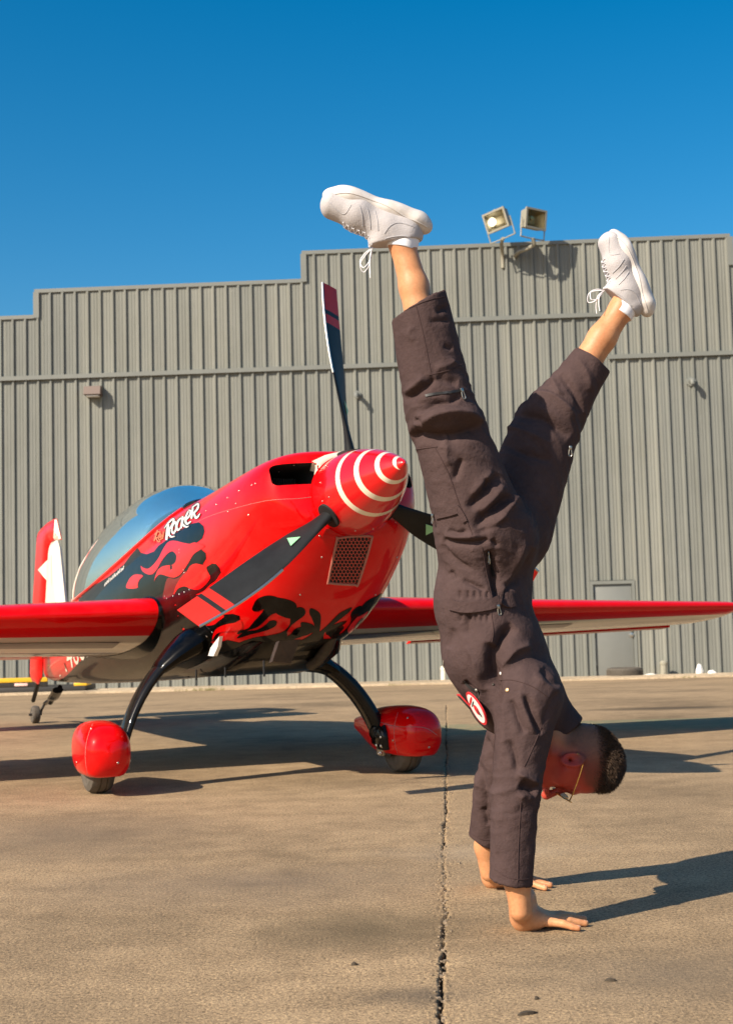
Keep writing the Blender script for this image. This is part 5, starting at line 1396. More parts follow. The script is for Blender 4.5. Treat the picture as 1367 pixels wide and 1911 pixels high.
a3 = bodyo.data.attributes.new('tint', 'FLOAT_VECTOR', 'POINT'); a3.data.foreach_set('vector', np.stack([np.clip(face, 0, 0.88), np.clip(scal, 0, 0.95), np.zeros(len(Vb))], 1).ravel())

# ---- hair: a brush of short strands over the top, finer towards the sides
m_hair = plain('brown_hair', (0.050, 0.026, 0.012), 0.8, var=0.3, vs_=60)
Nb_ = vnormals(Vb, Fb)
cand = np.where(ishead & (hx_ > 0.056) & (lf_ < 0.088))[0]; rs_ = np.random.RandomState(11)
pick = rs_.choice(cand, 14000); HV = []; HF = []
for i in pick:
    if rs_.rand() > float(sst(hx_[i], 0.055, 0.105)): continue
    top = float(sst(hx_[i], 0.070, 0.120)) * (0.45 + 0.55 * float(sst(lf_[i], -0.09, -0.02))); L_ = 0.002 + 0.018 * top * (0.7 + 0.3 * rs_.rand()) + 0.003 * rs_.rand()
    if top < 0.05 and rs_.rand() < 0.5: continue
    p0 = Vb[i] + rs_.normal(0, 0.0012, 3); n_v = Nb_[i] + rs_.normal(0, 0.10, 3) + hf * 0.25 * top + hu * 0.3 * top; n_v /= np.linalg.norm(n_v)
    sd_ = np.cross(n_v, rs_.normal(0, 1, 3)); sd_ /= np.linalg.norm(sd_); w_ = 0.0006 + 0.0004 * top; b = len(HV)
    mid = p0 + n_v * L_ * 0.6; tip = p0 + n_v * L_ + hf * 0.004 * top
    HV += [p0 - n_v * 0.002 - sd_ * w_, p0 - n_v * 0.002 + sd_ * w_, mid + sd_ * w_ * 0.8, mid - sd_ * w_ * 0.8, tip]; HF += [(b, b + 1, b + 2, b + 3), (b + 3, b + 2, b + 4)]
hair = mk('hair', np.array(HV), HF, m_hair, person, False)
tag(hair, kind='stuff')

# ---- sunglasses
m_gold = plain('gold_wire', (0.62, 0.40, 0.14), 0.25, 1.0)
t = NT('dark_lens'); t.set(Base_Color=(0.02, 0.016, 0.012), Roughness=0.25); t.b.inputs['Specular IOR Level'].default_value = 0.2; m_lens = t.m
gl = bpy.data.objects.new('sunglasses', None); gl.empty_display_size = 0.1; link(gl, person)
for s_ in (-1, 1):
    c_ = Hd(0.110, 0.016, s_ * 0.034); ux = hu * 0.96 + hf * 0.24; ux /= np.linalg.norm(ux); sx = hs * s_ * 0.995 - hf * 0.06; sx /= np.linalg.norm(sx); nz = np.cross(ux, sx)
    ring = [c_ + sx * 0.031 * math.cos(a) * (1.0 + 0.08 * math.sin(a)) + ux * 0.026 * math.sin(a) for a in np.linspace(0, 2 * math.pi, 28, endpoint=False)]
    mb = MB(); V, F = tube_vf(ring + [ring[0], ring[1]], 0.0016, 6, False); mb.add(V, F); mb.build('rim', m_gold, gl)
    mb = MB(); rn = [np.array(ring) + nz * 0.0009, np.array(ring) - nz * 0.0009]; V, F = loft_vf(rn); mb.add(V, F); mb.build('lens', m_lens, gl, True, 40)
    mb = MB(); V, F = tube_vf(smooth_curve([c_ + sx * 0.031 + ux * 0.012, Hd(0.085, 0.030, s_ * 0.076), Hd(0.02, 0.033, s_ * 0.081), Hd(-0.012, 0.030, s_ * 0.080), Hd(-0.028, 0.010, s_ * 0.078)], 5), 0.0018, 6); mb.add(V, F); mb.build('temple', m_gold, gl)
mb = MB(); V, F = tube_vf(smooth_curve([Hd(0.113, 0.020, -0.006), Hd(0.118, 0.025, 0), Hd(0.113, 0.020, 0.006)], 4), 0.0015, 6); mb.add(V, F); mb.build('bridge', m_gold, gl)

# ---- flight suit
suit = []
def S(a, b, ra, rb, k=0.03, op='u', ani=None): suit.append(Cap(a, b, ra, rb, k, op, ani))
S(P(914, 1003, 4.09), P(899, 1125, 4.09), 0.138, 0.128, 0.04, 'u', ((0.42, 0.91, 0), 0.74)); S(P(899, 1125, 4.09), P(920, 1215, 4.09), 0.128, 0.140, 0.04, 'u', (Ydir, 0.70)); S(P(920, 1215, 4.09), P(957, 1290, 4.09), 0.140, 0.135, 0.04, 'u', (Ydir, 0.70))
S(P(985, 1300, 3.95), P(978, 1305, 4.25), 0.092, 0.092, 0.05)
S(P(936, 1010, 4.0), P(936, 1011, 4.0), 0.098, 0.098, 0.04); S(P(955, 1005, 4.19), P(955, 1006, 4.19), 0.094, 0.094, 0.04)
# legs
kneeN, cufN = P(826, 786, 3.93), P(781, 570, 3.92); kneeF, cufF = P(1026, 788, 4.24), P(1105, 672, 4.25)
S(P(897, 985, 3.99), P(835, 792, 3.94), 0.128, 0.100, 0.05); S(kneeN, cufN + (cufN - kneeN) * 0.25, 0.101, 0.079, 0.015)
S(P(955, 980, 4.2), P(1018, 800, 4.24), 0.124, 0.100, 0.04); S(kneeF, cufF + (cufF - kneeF) * 0.3, 0.092, 0.054, 0.025)
# arms
elbN, cuN = P(961, 1480, 3.87), P(953, 1646, HND); elbF, cuF = P(923, 1470, 4.38), P(902, 1574, 4.44)
S(P(984, 1305, 3.90), elbN, 0.086, 0.064, 0.04); S(elbN, cuN + (cuN - elbN) * 0.3, 0.064, 0.0565, 0.015)
S(P(972, 1312, 4.28), elbF, 0.082, 0.062, 0.04); S(elbF, cuF + (cuF - elbF) * 0.4, 0.061, 0.044, 0.02)
# collar
colA, colB = P(1005, 1325, 4.09), P(1046, 1366, 4.08)
S(colA, colB, 0.088, 0.074, 0.03)
suit.append(Cut(colB, down(0.55, 0.84), 0.12)); S(P(1020, 1345, 4.09), colB + (colB - colA) * 0.6, 0.064, 0.070, 0.004, 's')
for c_, nn_, ra_, ax_ in ((cufN, down(-54, -92), 0.075, cufN - kneeN), (cufF, down(38, -52), 0.050, cufF - kneeF), (cuN, down(-0.15, 1.0), 0.051, cuN - elbN), (cuF, down(-0.5, 0.9), 0.039, cuF - elbF)):
    suit.append(Cut(c_, nn_)); ax_ = ax_ / np.linalg.norm(ax_); S(c_ - ax_ * 0.10, c_ + ax_ * 0.10, ra_, ra_, 0.004, 's')
allp = np.concatenate([[q.a, q.b] for q in suit if isinstance(q, Cap)])
Vs, Fs = build(suit, allp.min(0) - 0.17, allp.max(0) + 0.17, 0.0042, 2)
Ns = vnormals(Vs, Fs)
# creases: broad noise folds that follow the limbs, then individual folds drawn across the cloth
segs_ = [(P(912, 1003, 4.09), P(957, 1290, 4.09), 0.16), (P(897, 985, 3.99), P(835, 792, 3.94), 0.12), (kneeN, cufN, 0.09), (P(955, 980, 4.2), P(1018, 800, 4.24), 0.12), (kneeF, cufF, 0.08), (P(984, 1305, 3.90), elbN, 0.075), (elbN, cuN, 0.06), (P(972, 1312, 4.28), elbF, 0.075), (elbF, cuF, 0.05)]
D = []; AXS = []
for a, b, r in segs_:
    ab = b - a; t_ = np.clip((Vs - a) @ ab / (ab @ ab), 0, 1); D.append(np.linalg.norm(Vs - a - t_[:, None] * ab, axis=1) / r)
    AXS.append(ab / np.linalg.norm(ab))
near_ = np.argmin(np.stack(D), 0)
disp = np.zeros(len(Vs))
joint = np.zeros(len(Vs))
for j_, r in ((P(830, 785, 3.94), 0.13), (P(1022, 795, 4.24), 0.14), (elbN, 0.08), (elbF, 0.08), (P(915, 985, 4.05), 0.15), (P(899, 1120, 4.09), 0.10),):
    joint = np.maximum(joint, np.exp(-np.sum((Vs - j_) ** 2, 1) / (r * r)))
for i, (a, b, r) in enumerate(segs_):
    m = near_ == i
    if not m.any(): continue
    al = Vs[m] @ AXS[i]; pe = Vs[m] - al[:, None] * AXS[i]
    tw = 0.6 * (pe @ np.array([1, 0.5, 0.2]))
    ringn = 1 - 2 * np.abs(noise3(np.column_stack([pe * 7.0, ]) + np.outer((al + tw) * 24, AXS[i]) + i * 5.1))
    longn = 1 - 2 * np.abs(noise3(pe * 19 + np.outer(al * 4.0, AXS[i]) + i * 3.7))
    fine_ = noise3(pe * 34 + np.outer(al * 30, AXS[i]) + i)
    disp[m] = joint[m] * ringn * 0.0075 + (1 - joint[m]) * (longn * 0.0020 + ringn * 0.0008) + fine_ * 0.0005
def to_px(W):
    q_ = W - CAM; z = q_ @ FWD; return np.stack([IW / 2 + FPX * (q_ @ RGT) / z, IH / 2 - FPX * (q_ @ UPV) / z], 1)
PXS = to_px(Vs)
facing = sst(-Ns[:, 1], -0.15, 0.25)
def fold(pts, wd, amp, end=0.25):
    global disp
    p_ = smooth_curve(np.array(pts, float), 5); best = np.full(len(Vs), 1e9); tt = np.zeros(len(Vs)); n = len(p_) - 1
    lo_, hi_ = p_.min(0) - 45, p_.max(0) + 45; m = np.where((PXS[:, 0] > lo_[0]) & (PXS[:, 0] < hi_[0]) & (PXS[:, 1] > lo_[1]) & (PXS[:, 1] < hi_[1]) & (facing > 0.01))[0]
    if not len(m): return
    X = PXS[m]; bd = np.full(len(m), 1e9); bt = np.zeros(len(m))
    for i in range(n):
        a, b = p_[i], p_[i + 1]; ab = b - a; t_ = np.clip((X - a) @ ab / max(ab @ ab, 1e-9), 0, 1); d_ = np.linalg.norm(X - a - t_[:, None] * ab, axis=1)
        u = d_ < bd; bd[u] = d_[u]; bt[u] = (i + t_[u]) / n
    tap = np.clip(np.minimum(bt, 1 - bt) / end, 0, 1) ** 0.7 if end > 0 else 1.0
    depth_ok = (Vs[m][:, 1] < 4.06) | (amp == amp)
    disp[m] += amp * 1.30 * np.exp(-(bd / (wd * 620)) ** (1.35 if amp > 0 else 1.6)) * tap * facing[m]
def c7(pts): return [(750 + x / 3.823, 780 + y / 3.823) for x, y in pts]
def c8(pts): return [(800 + x / 3.295, 1200 + y / 3.295) for x, y in pts]
def c9(pts): return [(720 + x / 5.972, 520 + y / 5.972) for x, y in pts]
# knee roll of the near leg
fold(c9([(300, 1640), (450, 1590), (580, 1530), (760, 1500), (940, 1530), (1060, 1620)]), 0.016, 0.024)
fold(c9([(262, 1745), (420, 1770), (620, 1770), (850, 1720), (1050, 1640)]), 0.020, -0.024, 0.1)
fold(c9([(640, 1900), (660, 1800), (690, 1770)]), 0.010, 0.008)
fold(c9([(205, 1350), (330, 1280), (480, 1170), (540, 1100)]), 0.010, -0.015)
fold(c9([(205, 1280), (320, 1200), (430, 1090)]), 0.010, 0.009)
fold(c9([(400, 1500), (560, 1400), (720, 1390), (830, 1290)]), 0.011, -0.014)
fold(c9([(330, 1560), (480, 1490), (640, 1450), (840, 1365)]), 0.010, 0.010)
fold(c9([(640, 740), (700, 770), (740, 780)]), 0.006, -0.006); fold(c9([(540, 1010), (700, 960), (760, 900)]), 0.012, 0.007); fold(c9([(560, 1090), (680, 1140), (800, 1160)]), 0.014, -0.008)
fold(c9([(330, 1560), (430, 1615)]), 0.006, -0.010, 0.1)
fold(c9([(300, 520), (260, 620), (310, 700)]), 0.010, 0.005); fold(c9([(480, 480), (620, 470), (700, 460)]), 0.008, -0.005); fold(c9([(560, 380), (640, 330), (690, 320)]), 0.010, -0.008)
# thigh and hip
fold(c7([(690, 400), (610, 490), (540, 570), (470, 650)]), 0.013, -0.018); fold(c7([(640, 380), (560, 480), (490, 560)]), 0.012, 0.010)
fold(c7([(770, 560), (690, 620), (600, 690), (515, 790)]), 0.015, -0.020); fold(c7([(720, 480), (640, 590), (560, 680)]), 0.012, 0.012); fold(c7([(830, 560), (760, 640), (690, 740), (600, 800)]), 0.013, 0.012)
fold(c7([(430, 290), (400, 350), (370, 450)]), 0.009, -0.012); fold(c7([(600, 430), (590, 500)]), 0.008, -0.008); fold(c7([(330, 170), (320, 260), (345, 340)]), 0.010, 0.008)
fold(c7([(330, 800), (400, 825), (460, 800)]), 0.007, -0.010); fold(c7([(290, 870), (400, 890), (520, 890), (620, 865)]), 0.009, -0.014, 0.12); fold(c7([(300, 840), (430, 850), (560, 840)]), 0.009, 0.008)
fold(c7([(290, 900), (340, 980), (430, 1050), (500, 1080)]), 0.008, -0.009); fold(c7([(430, 1155), (520, 1195), (600, 1230)]), 0.007, -0.011); fold(c7([(345, 1090), (380, 1160)]), 0.008, -0.008)
fold(c7([(640, 860), (680, 920)]), 0.006, -0.008); fold(c7([(520, 830), (640, 780), (760, 740)]), 0.010, -0.008)
fold(c7([(612, 945), (640, 1040), (665, 1180), (690, 1290)]), 0.012, -0.022, 0.2)
fold(c7([(940, 930), (870, 1080), (760, 1210), (700, 1290)]), 0.012, -0.010); fold(c7([(880, 880), (800, 1050), (730, 1180)]), 0.012, 0.008)
for x in (410, 470, 520, 565, 605): fold(c7([(x, 1230), (x + 6, 1290)]), 0.005, -0.006, 0.3); fold(c7([(x + 8, 1390), (x + 4, 1460)]), 0.006, -0.006, 0.3)
fold(c7([(480, 1380), (470, 1470), (460, 1560)]), 0.010, -0.007); fold(c7([(740, 1200), (720, 1260)]), 0.006, 0.006)
# trunk
fold(c7([(800, 1480), (720, 1560), (665, 1680), (645, 1800), (640, 1930)]), 0.017, -0.030, 0.15); fold(c7([(460, 1630), (520, 1740), (570, 1860)]), 0.009, 0.006); fold(c7([(370, 1500), (330, 1650)]), 0.012, -0.006)
fold(c7([(920, 1630), (800, 1660), (710, 1780)]), 0.012, 0.012); fold(c7([(990, 1790), (1060, 1860), (1120, 1920)]), 0.012, -0.010)
fold(c8([(385, 0), (370, 100), (400, 260), (420, 400)]), 0.013, -0.022, 0.1); fold(c8([(215, 235), (260, 280), (310, 330)]), 0.007, -0.010, 0.15)
fold(c8([(270, 100), (310, 230), (350, 300)]), 0.010, 0.006)
# sleeves
fold(c8([(585, 320), (640, 450), (690, 560)]), 0.010, -0.014); fold(c8([(560, 300), (600, 440), (650, 560)]), 0.009, 0.008); fold(c8([(505, 350), (540, 460), (590, 560)]), 0.009, -0.011); fold(c8([(490, 600), (520, 680), (545, 790)]), 0.010, -0.012)
fold(c8([(460, 320), (470, 500), (460, 700)]), 0.012, 0.006); fold(c8([(560, 860), (620, 900), (660, 915)]), 0.017, -0.020); fold(c8([(540, 800), (600, 830), (670, 870)]), 0.010, 0.012); fold(c8([(550, 960), (600, 930), (640, 960)]), 0.010, 0.008)
fold(c8([(700, 520), (735, 400), (790, 300)]), 0.010, -0.006); fold(c8([(640, 200), (740, 270), (800, 300)]), 0.012, 0.005); fold(c8([(440, 1000), (420, 1150), (430, 1300)]), 0.012, 0.005)
fold(c8([(330, 560), (370, 660), (395, 740)]), 0.010, -0.013); fold(c8([(300, 700), (330, 860), (365, 1050)]), 0.013, -0.014); fold(c8([(290, 620), (310, 760), (300, 900)]), 0.010, 0.007); fold(c8([(330, 1010), (370, 1120)]), 0.009, -0.010)
# far leg
fold([(985, 745), (1030, 740), (1075, 780)], 0.014, 0.012); fold([(960, 775), (1010, 780), (1060, 815)], 0.016, -0.016); fold([(1045, 700), (1070, 730), (1085, 770)], 0.012, -0.010); fold([(1030, 705), (1045, 740)], 0.010, 0.008)
fold([(920, 810), (960, 800), (1030, 830)], 0.012, 0.008); fold([(940, 830), (990, 850), (1030, 860)], 0.012, -0.010); fold([(1075, 665), (1095, 700), (1100, 730)], 0.010, 0.006)
disp = np.where(disp < 0, np.maximum(disp, np.where(near_ >= 5, -0.017, -0.040)), np.minimum(disp, 0.036))
Vs = Vs + Ns * disp[:, None]
Vs = relax(Vs, Fs, 1, 0.2)
t = NT('flight_suit_cloth')
n1_ = t.noise(7, 5, 0.6); n2_ = t.noise(60, 4, 0.65); wv = t.n('ShaderNodeTexWave', wave_type='BANDS'); wv.inputs['Scale'].default_value = 420; wv.inputs['Distortion'].default_value = 1.2
t.l(t.mapped((1, 0.6, 1), (0.3, 0.5, 0.8)), wv.inputs['Vector'])
c = t.ramp(n1_, [(0.3, (0.053, 0.0335, 0.032)), (0.7, (0.074, 0.048, 0.046))]); c = t.mix(0.3, c, t.ramp(n2_, [(0.3, (0.75, 0.75, 0.75)), (0.7, (1.25, 1.22, 1.2))]), 'MULTIPLY')
t.set(Base_Color=c, Roughness=0.85); t.b.inputs['Specular IOR Level'].default_value = 0.1
b0 = t.bump(t.noise(22, 5, 0.6), 0.16, 0.02); b1 = t.bump(n2_, 0.5, 0.008, b0); t.bump(wv.outputs['Fac'], 0.15, 0.001, b1)
m_suit = t.m
suito = mk('flight_suit', Vs, Fs, m_suit, person)
BU = bvh_of(suito)

# ---- details on the suit
m_zip = plain('zip_metal', (0.42, 0.40, 0.36), 0.35, 1.0); m_zipd = plain('zip_black', (0.015, 0.014, 0.014), 0.5); m_thread = plain('seam_thread', (0.060, 0.038, 0.036), 0.9, spec=0.05)
def ribbon(pts, wd, name, mat, off=0.003, thick=0.003, parent=None, n=10):
    p_ = smooth_curve(np.array(pts, float), n); V = []; ok = True; rings = []
    for i in range(len(p_)):
        h = hit(p_[i][0], p_[i][1], BU)
        if h is None: continue
        d2 = p_[min(i + 1, len(p_) - 1)] - p_[max(i - 1, 0)]; dw_ = RGT * d2[0] - UPV * d2[1]; nn = h[1]; dw_ = dw_ - nn * (dw_ @ nn); dw_ /= np.linalg.norm(dw_); sd_ = np.cross(nn, dw_)
        c_ = h[0] + nn * off
        rings.append(np.array([c_ - sd_ * wd / 2 - nn * thick, c_ + sd_ * wd / 2 - nn * thick, c_ + sd_ * wd / 2, c_ - sd_ * wd / 2]))
    if len(rings) < 2: return None
    V, F = loft_vf(rings); mb = MB(); mb.add(V, F); return mb.build(name, mat, parent or suito, True, 40)
def seam(pts, r=0.0016): return surfline(np.array(pts, float), r, 'seam', m_thread, BU, suito, 0.0004, 10)
seam(c7([(235, 210), (330, 395), (395, 580), (445, 700), (500, 830)])); seam(c7([(90, 225), (160, 215), (250, 205)])); seam(c7([(570, 920), (600, 1100), (640, 1280)]), 0.0014)
seam(c7([(635, 1390), (650, 1520), (640, 1600)])); seam(c9([(330, 290), (400, 560), (450, 800), (500, 1050)]), 0.0014); seam(c9([(100, 420), (330, 295), (520, 225), (660, 200)]), 0.0014)
seam(c8([(565, 980), (555, 1150), (548, 1300), (545, 1470)])); seam(c8([(430, 230), (520, 230), (640, 270), (740, 340)])); seam(c8([(400, 1390), (480, 1440), (560, 1455), (615, 1450)]), 0.0014)
seam(c8([(410, 540), (390, 780), (395, 1000), (410, 1200)]), 0.0014); seam(c8([(690, 520), (640, 640), (585, 760)]), 0.0014); seam(c8([(268, 1175), (320, 1205), (385, 1215)]), 0.0014); seam([(800, 700), (840, 690), (860, 680)], 0.0012)
ribbon(c7([(345, 1330), (440, 1350), (540, 1345), (630, 1330), (700, 1300)]), 0.030, 'waist_strap', m_suit, 0.007, 0.008)
ribbon(c7([(700, 1290), (745, 1300), (790, 1290)]), 0.045, 'waist_strap', m_suit, 0.005, 0.006)
ribbon(c7([(245, 705), (310, 690), (400, 665)]), 0.012, 'pocket_flap', m_suit, 0.006, 0.007)
ribbon(c7([(385, 630), (420, 680), (450, 740)]), 0.016, 'pocket_flap', m_suit, 0.005, 0.006)
ribbon(c7([(614, 960), (632, 1030), (655, 1130)]), 0.008, 'pocket_zip', m_zipd, 0.003, 0.003)
ribbon(c9([(440, 1305), (560, 1280), (700, 1268), (830, 1245)]), 0.007, 'pocket_zip', m_zipd, 0.003, 0.003)
ribbon(c8([(218, 235), (255, 275), (300, 300)]), 0.008, 'pocket_zip', m_zipd, 0.003, 0.003)
def pull(px, py, L_=0.03, tgt=None, Y=None, drop=(0, 1)):
    h = hit(px, py, BU) if Y is None else (P(px, py, Y), np.array([0, -1.0, 0]))
    if h is None: return
    c_ = h[0] + h[1] * 0.006; dn = down(*drop); dn /= np.linalg.norm(dn); sd_ = np.cross(dn, h[1]); sd_ /= np.linalg.norm(sd_)
    mb = MB(); V, F = bbox_vf(c_, (0.009, 0.012, 0.006), 0.002, (sd_, dn, h[1])); mb.add(V, F); mb.build('zip_slider', m_zip, suito)
    mb = MB(); pts = [c_ + dn * 0.005 + sd_ * 0.003, c_ + dn * L_ + sd_ * 0.0045, c_ + dn * (L_ + 0.004), c_ + dn * L_ - sd_ * 0.0045, c_ + dn * 0.005 - sd_ * 0.003]
    V, F = tube_vf(smooth_curve(pts, 3), 0.0016, 6); mb.add(V, F); mb.build('zip_pull', m_zip, suito)
pull(913, 1030, 0.026, drop=(0.1, 1)); pull(859, 728, 0.022, drop=(0.3, 1)); pull(890, 1288, 0.028, drop=(0.15, 1)); pull(1063, 836, 0.022, Y=4.15, drop=(0, 1)); pull(829, 1224, 0.030, Y=4.07, drop=(0, 1)); pull(810, 962, 0.018, drop=(0, 1)); pull(928, 1133, 0.02, drop=(0.2, 1))
def stud(px, py, r, mat, hole=False):
    h = hit(px, py, BU)
    if h is None: return
    mb = MB(); V, F = lathe_vf([(0, r), (0.002, r), (0.003, r * 0.75), (0.0015 if hole else 0.0035, r * 0.4), (0.001 if hole else 0.0035, 0.0003)], h[0], h[1], 14); mb.add(V, F); mb.build('snap_stud', mat, suito)
stud(934, 1257, 0.0045, m_white); stud(946, 1288, 0.0060, plain('brass', (0.6, 0.38, 0.2), 0.4, 0.8)); stud(920, 1278, 0.0035, m_dmetal)
# chest patch: red-edged shield seen nearly edge on, with a white emblem; name tape beside it
m_patchr = plain('patch_red', (0.55, 0.015, 0.02), 0.8, bump=0.3, bs=600); m_patchw = plain('patch_white', (0.72, 0.68, 0.64), 0.85, bump=0.3, bs=600); m_patchk = plain('patch_black', (0.02, 0.018, 0.02), 0.85)
pa, pb = P(869, 1294, 3.965), P(907, 1351, 3.925)
pu = pb - pa; PLn = np.linalg.norm(pu); pu /= PLn; pn = -Ydir * 0.30 - RGT * 0.80 + UPV * -0.45; pn = pn - pu * (pn @ pu); pn /= np.linalg.norm(pn); pv = np.cross(pn, pu)
pc_ = (pa + pb) / 2
def patch_shape(sc, off, name, mat, parent, cx=0.0, cy=0.0, sx=1.0, sy=1.0, th=0.003, sub=28):
    out = [pc_ + pu * (cx + math.cos(a) * PLn * 0.5 * sc * sx) + pv * (cy + math.sin(a) * 0.043 * sc * sy * (1 + 0.12 * math.cos(a))) + pn * off for a in np.linspace(0, 2 * math.pi, sub, endpoint=False)]
    V, F = loft_vf([np.array(out) - pn * th, np.array(out)]); mb = MB(); mb.add(V, F); return mb.build(name, mat, parent, True, 40)
patch = patch_shape(1.0, 0.0, 'chest_patch', m_patchr, person, th=0.004)
patch_shape(0.86, 0.0008, 'patch_field', m_patchw, patch)
patch_shape(0.30, 0.0016, 'patch_emblem', m_patchr, patch, 0.004, 0.0, 1.0, 1.1); patch_shape(0.20, 0.0016, 'patch_emblem', m_patchk, patch, 0.018, 0.004, 1.3, 0.6); patch_shape(0.24, 0.0016, 'patch_emblem', m_patchr, patch, -0.027, 0.0, 0.35, 2.6); patch_shape(0.2, 0.0016, 'patch_emblem', m_patchk, patch, -0.016, 0.0, 0.25, 2.2)
ta, tb = P(854, 1296, 4.04), P(881, 1325, 4.04); tu = tb - ta; TL = np.linalg.norm(tu); tu /= TL; tn = -RGT * 0.75 - UPV * 0.5 - Ydir * 0.1; tn = tn - tu * (tn @ tu); tn /= np.linalg.norm(tn); tv_ = np.cross(tn, tu)
mb = MB(); V, F = bbox_vf((ta + tb) / 2, (TL, 0.06, 0.004), 0.001, (tu, tv_, tn)); mb.add(V, F); tp = mb.build('name_tape', m_patchr, person)
mb = MB(); V, F = bbox_vf((ta + tb) / 2 + tn * 0.0022, (TL * 0.82, 0.05, 0.002), 0.0005, (tu, tv_, tn)); mb.add(V, F); mb.build('tape_field', m_patchk, tp)

# ---- trainers
m_upper = plain('white_knit', (0.44, 0.415, 0.42), 0.85, var=0.10, vs_=22, bump=0.6, bs=260)
t = NT('white_sole'); c = t.mix(t.math('MULTIPLY', t.ramp(t.noise(14, 5, 0.65), [(0.45, (0, 0, 0)), (0.75, (1, 1, 1))]), 0.55), (0.62, 0.585, 0.56), (0.36, 0.28, 0.21)); t.set(Base_Color=c, Roughness=0.6); m_sole = t.m
m_stripe = plain('stripe_grey', (0.42, 0.41, 0.43), 0.7)
m_sock = plain('white_sock', (0.80, 0.80, 0.84), 0.9, bump=0.3, bs=500)
def trainer(heel, toe, ankle, an0, an1):
    """heel and toe: ends of the sole line; ankle: side the foot opens to; side: +1 shows the outer side to the camera"""
    xd = toe - heel; L_ = np.linalg.norm(xd); xd /= L_; zd = ankle - heel; zd = zd - xd * (zd @ xd); zd /= np.linalg.norm(zd); yd = np.cross(zd, xd)
    k = L_ / 0.30
    def W(p): p = np.asarray(p, float).reshape(-1, 3); return heel + (p[:, :1] * xd + p[:, 1:2] * yd + p[:, 2:3] * zd * 1.2) * k
    def Li(p): d_ = (np.asarray(p) - heel) / k; return np.array([d_ @ xd, d_ @ yd, d_ @ zd / 1.2])
    l0, l1 = Li(an0), Li(an1); la = (l1 - l0) / np.linalg.norm(l1 - l0); lc = l0 + la * (0.078 - l0[2]) / la[2]
    up = []
    def U(a, b, ra, rb, kk=0.015, op='u', ani=None): up.append(Cap(a, b, ra, rb, kk, op, ani))
    U((0.045, 0, 0.055), (0.10, 0, 0.060), 0.036, 0.040, 0.02, 'u', ((0, 1, 0), 0.98)); U((0.10, 0, 0.058), (0.185, 0, 0.048), 0.040, 0.038, 0.02, 'u', ((0, 1, 0), 0.86)); U((0.185, 0.0, 0.046), (0.258, 0.004, 0.044), 0.036, 0.033, 0.02, 'u', ((0, 1, 0), 0.72))
    U(lc - la * 0.03, lc + la * 0.025, 0.040, 0.0435, 0.02); U((0.085, 0, 0.070), (0.105, 0, 0.094), 0.038, 0.030, 0.02)
    U((0.026, 0, 0.06), (0.020, 0, 0.094), 0.018, 0.013, 0.014); U((0.108, 0, 0.092), (0.112, 0, 0.112), 0.024, 0.014, 0.012, 'u', ((0, 1, 0), 0.8))
    up.append(Cut((0.06, 0, 0.084), (-0.34, 0, 0.92), 0.085))
    U(lc, lc + la * 0.09, 0.0375, 0.0395, 0.005, 's')
    V1, F1 = nets(up, (-0.02, -0.07, -0.02), (0.33, 0.07, 0.18), 0.0033); V1 = relax(V1, F1, 2)
    keep = V1[:, 2] > 0.012; 
    sh = bpy.data.objects.new('trainer', None); sh.empty_display_size = 0.1; link(sh, person)
    uo = mk('upper', W(V1), F1, m_upper, sh); fixn(uo)
    so = []
    def O(a, b, ra, rb, kk=0.012, op='u', ani=None): so.append(Cap(a, b, ra, rb, kk, op, ani))
    O((0.034, 0, 0.024), (0.10, 0, 0.022), 0.040, 0.038, 0.02, 'u', ((0, 0, 1), 1.75)); O((0.10, 0, 0.022), (0.215, 0.003, 0.020), 0.037, 0.046, 0.02, 'u', ((0, 0, 1), 1.95)); O((0.215, 0.003, 0.020), (0.256, 0.006, 0.028), 0.046, 0.037, 0.02, 'u', ((0, 0, 1), 2.0))
    O((0.03, 0, 0.03), (0.012, 0, 0.033), 0.032, 0.022, 0.015, 'u', ((0, 0, 1), 1.6))
    O((-0.02, 0, -0.055), (0.13, 0, -0.052), 0.052, 0.052, 0.006, 's', ((0, 1, 0), 0.2)); O((0.13, 0, -0.052), (0.24, 0, -0.050), 0.052, 0.050, 0.006, 's', ((0, 1, 0), 0.2))
    V2, F2 = nets(so, (-0.05, -0.08, -0.05), (0.36, 0.08, 0.09), 0.0035); V2 = relax(V2, F2, 2)
    s2 = mk('sole', W(V2), F2, m_sole, sh); fixn(s2)
    # line moulded along the sole, heel tab
    BVs = bvh_of(s2); BVu = bvh_of(uo)
    def onto(bv, x, z, ys, off=0.0006):
        o_ = W((x, ys * 0.12, z))[0]; d_ = (W((x, 0, z))[0] - o_); d_ /= np.linalg.norm(d_); q_ = bv.ray_cast(Vector(o_), Vector(d_)); return None if q_[0] is None else np.array(q_[0]) + np.array(q_[1]) * off
    def trace(bv, xz, ys, r, name, mat, n=6):
        pts = [onto(bv, x, z, ys) for x, z in smooth_curve(np.array(xz, float), n)]; pts = [p_ for p_ in pts if p_ is not None]
        if len(pts) > 2: mb = MB(); V, F = tube_vf(pts, r, 6); mb.add(V, F); mb.build(name, mat, sh)
    for ys in (-1, 1):
        trace(BVs, [(0.0, 0.036), (0.06, 0.032), (0.14, 0.020), (0.22, 0.022), (0.275, 0.035)], ys, 0.0016, 'sole_line', m_sole)
        for q_ in range(3): trace(BVu, [(0.118 + 0.021 * q_, 0.080), (0.128 + 0.021 * q_, 0.060), (0.142 + 0.021 * q_, 0.042)], ys, 0.0012, 'side_stripe', m_stripe)
    # laces
    def topz(x, y):
        o_ = W((x, y, 0.25))[0]; d_ = -zd; q_ = BVu.ray_cast(Vector(o_), Vector(d_)); return np.array(q_[0]) + zd * 0.0025 if q_[0] is not None else None
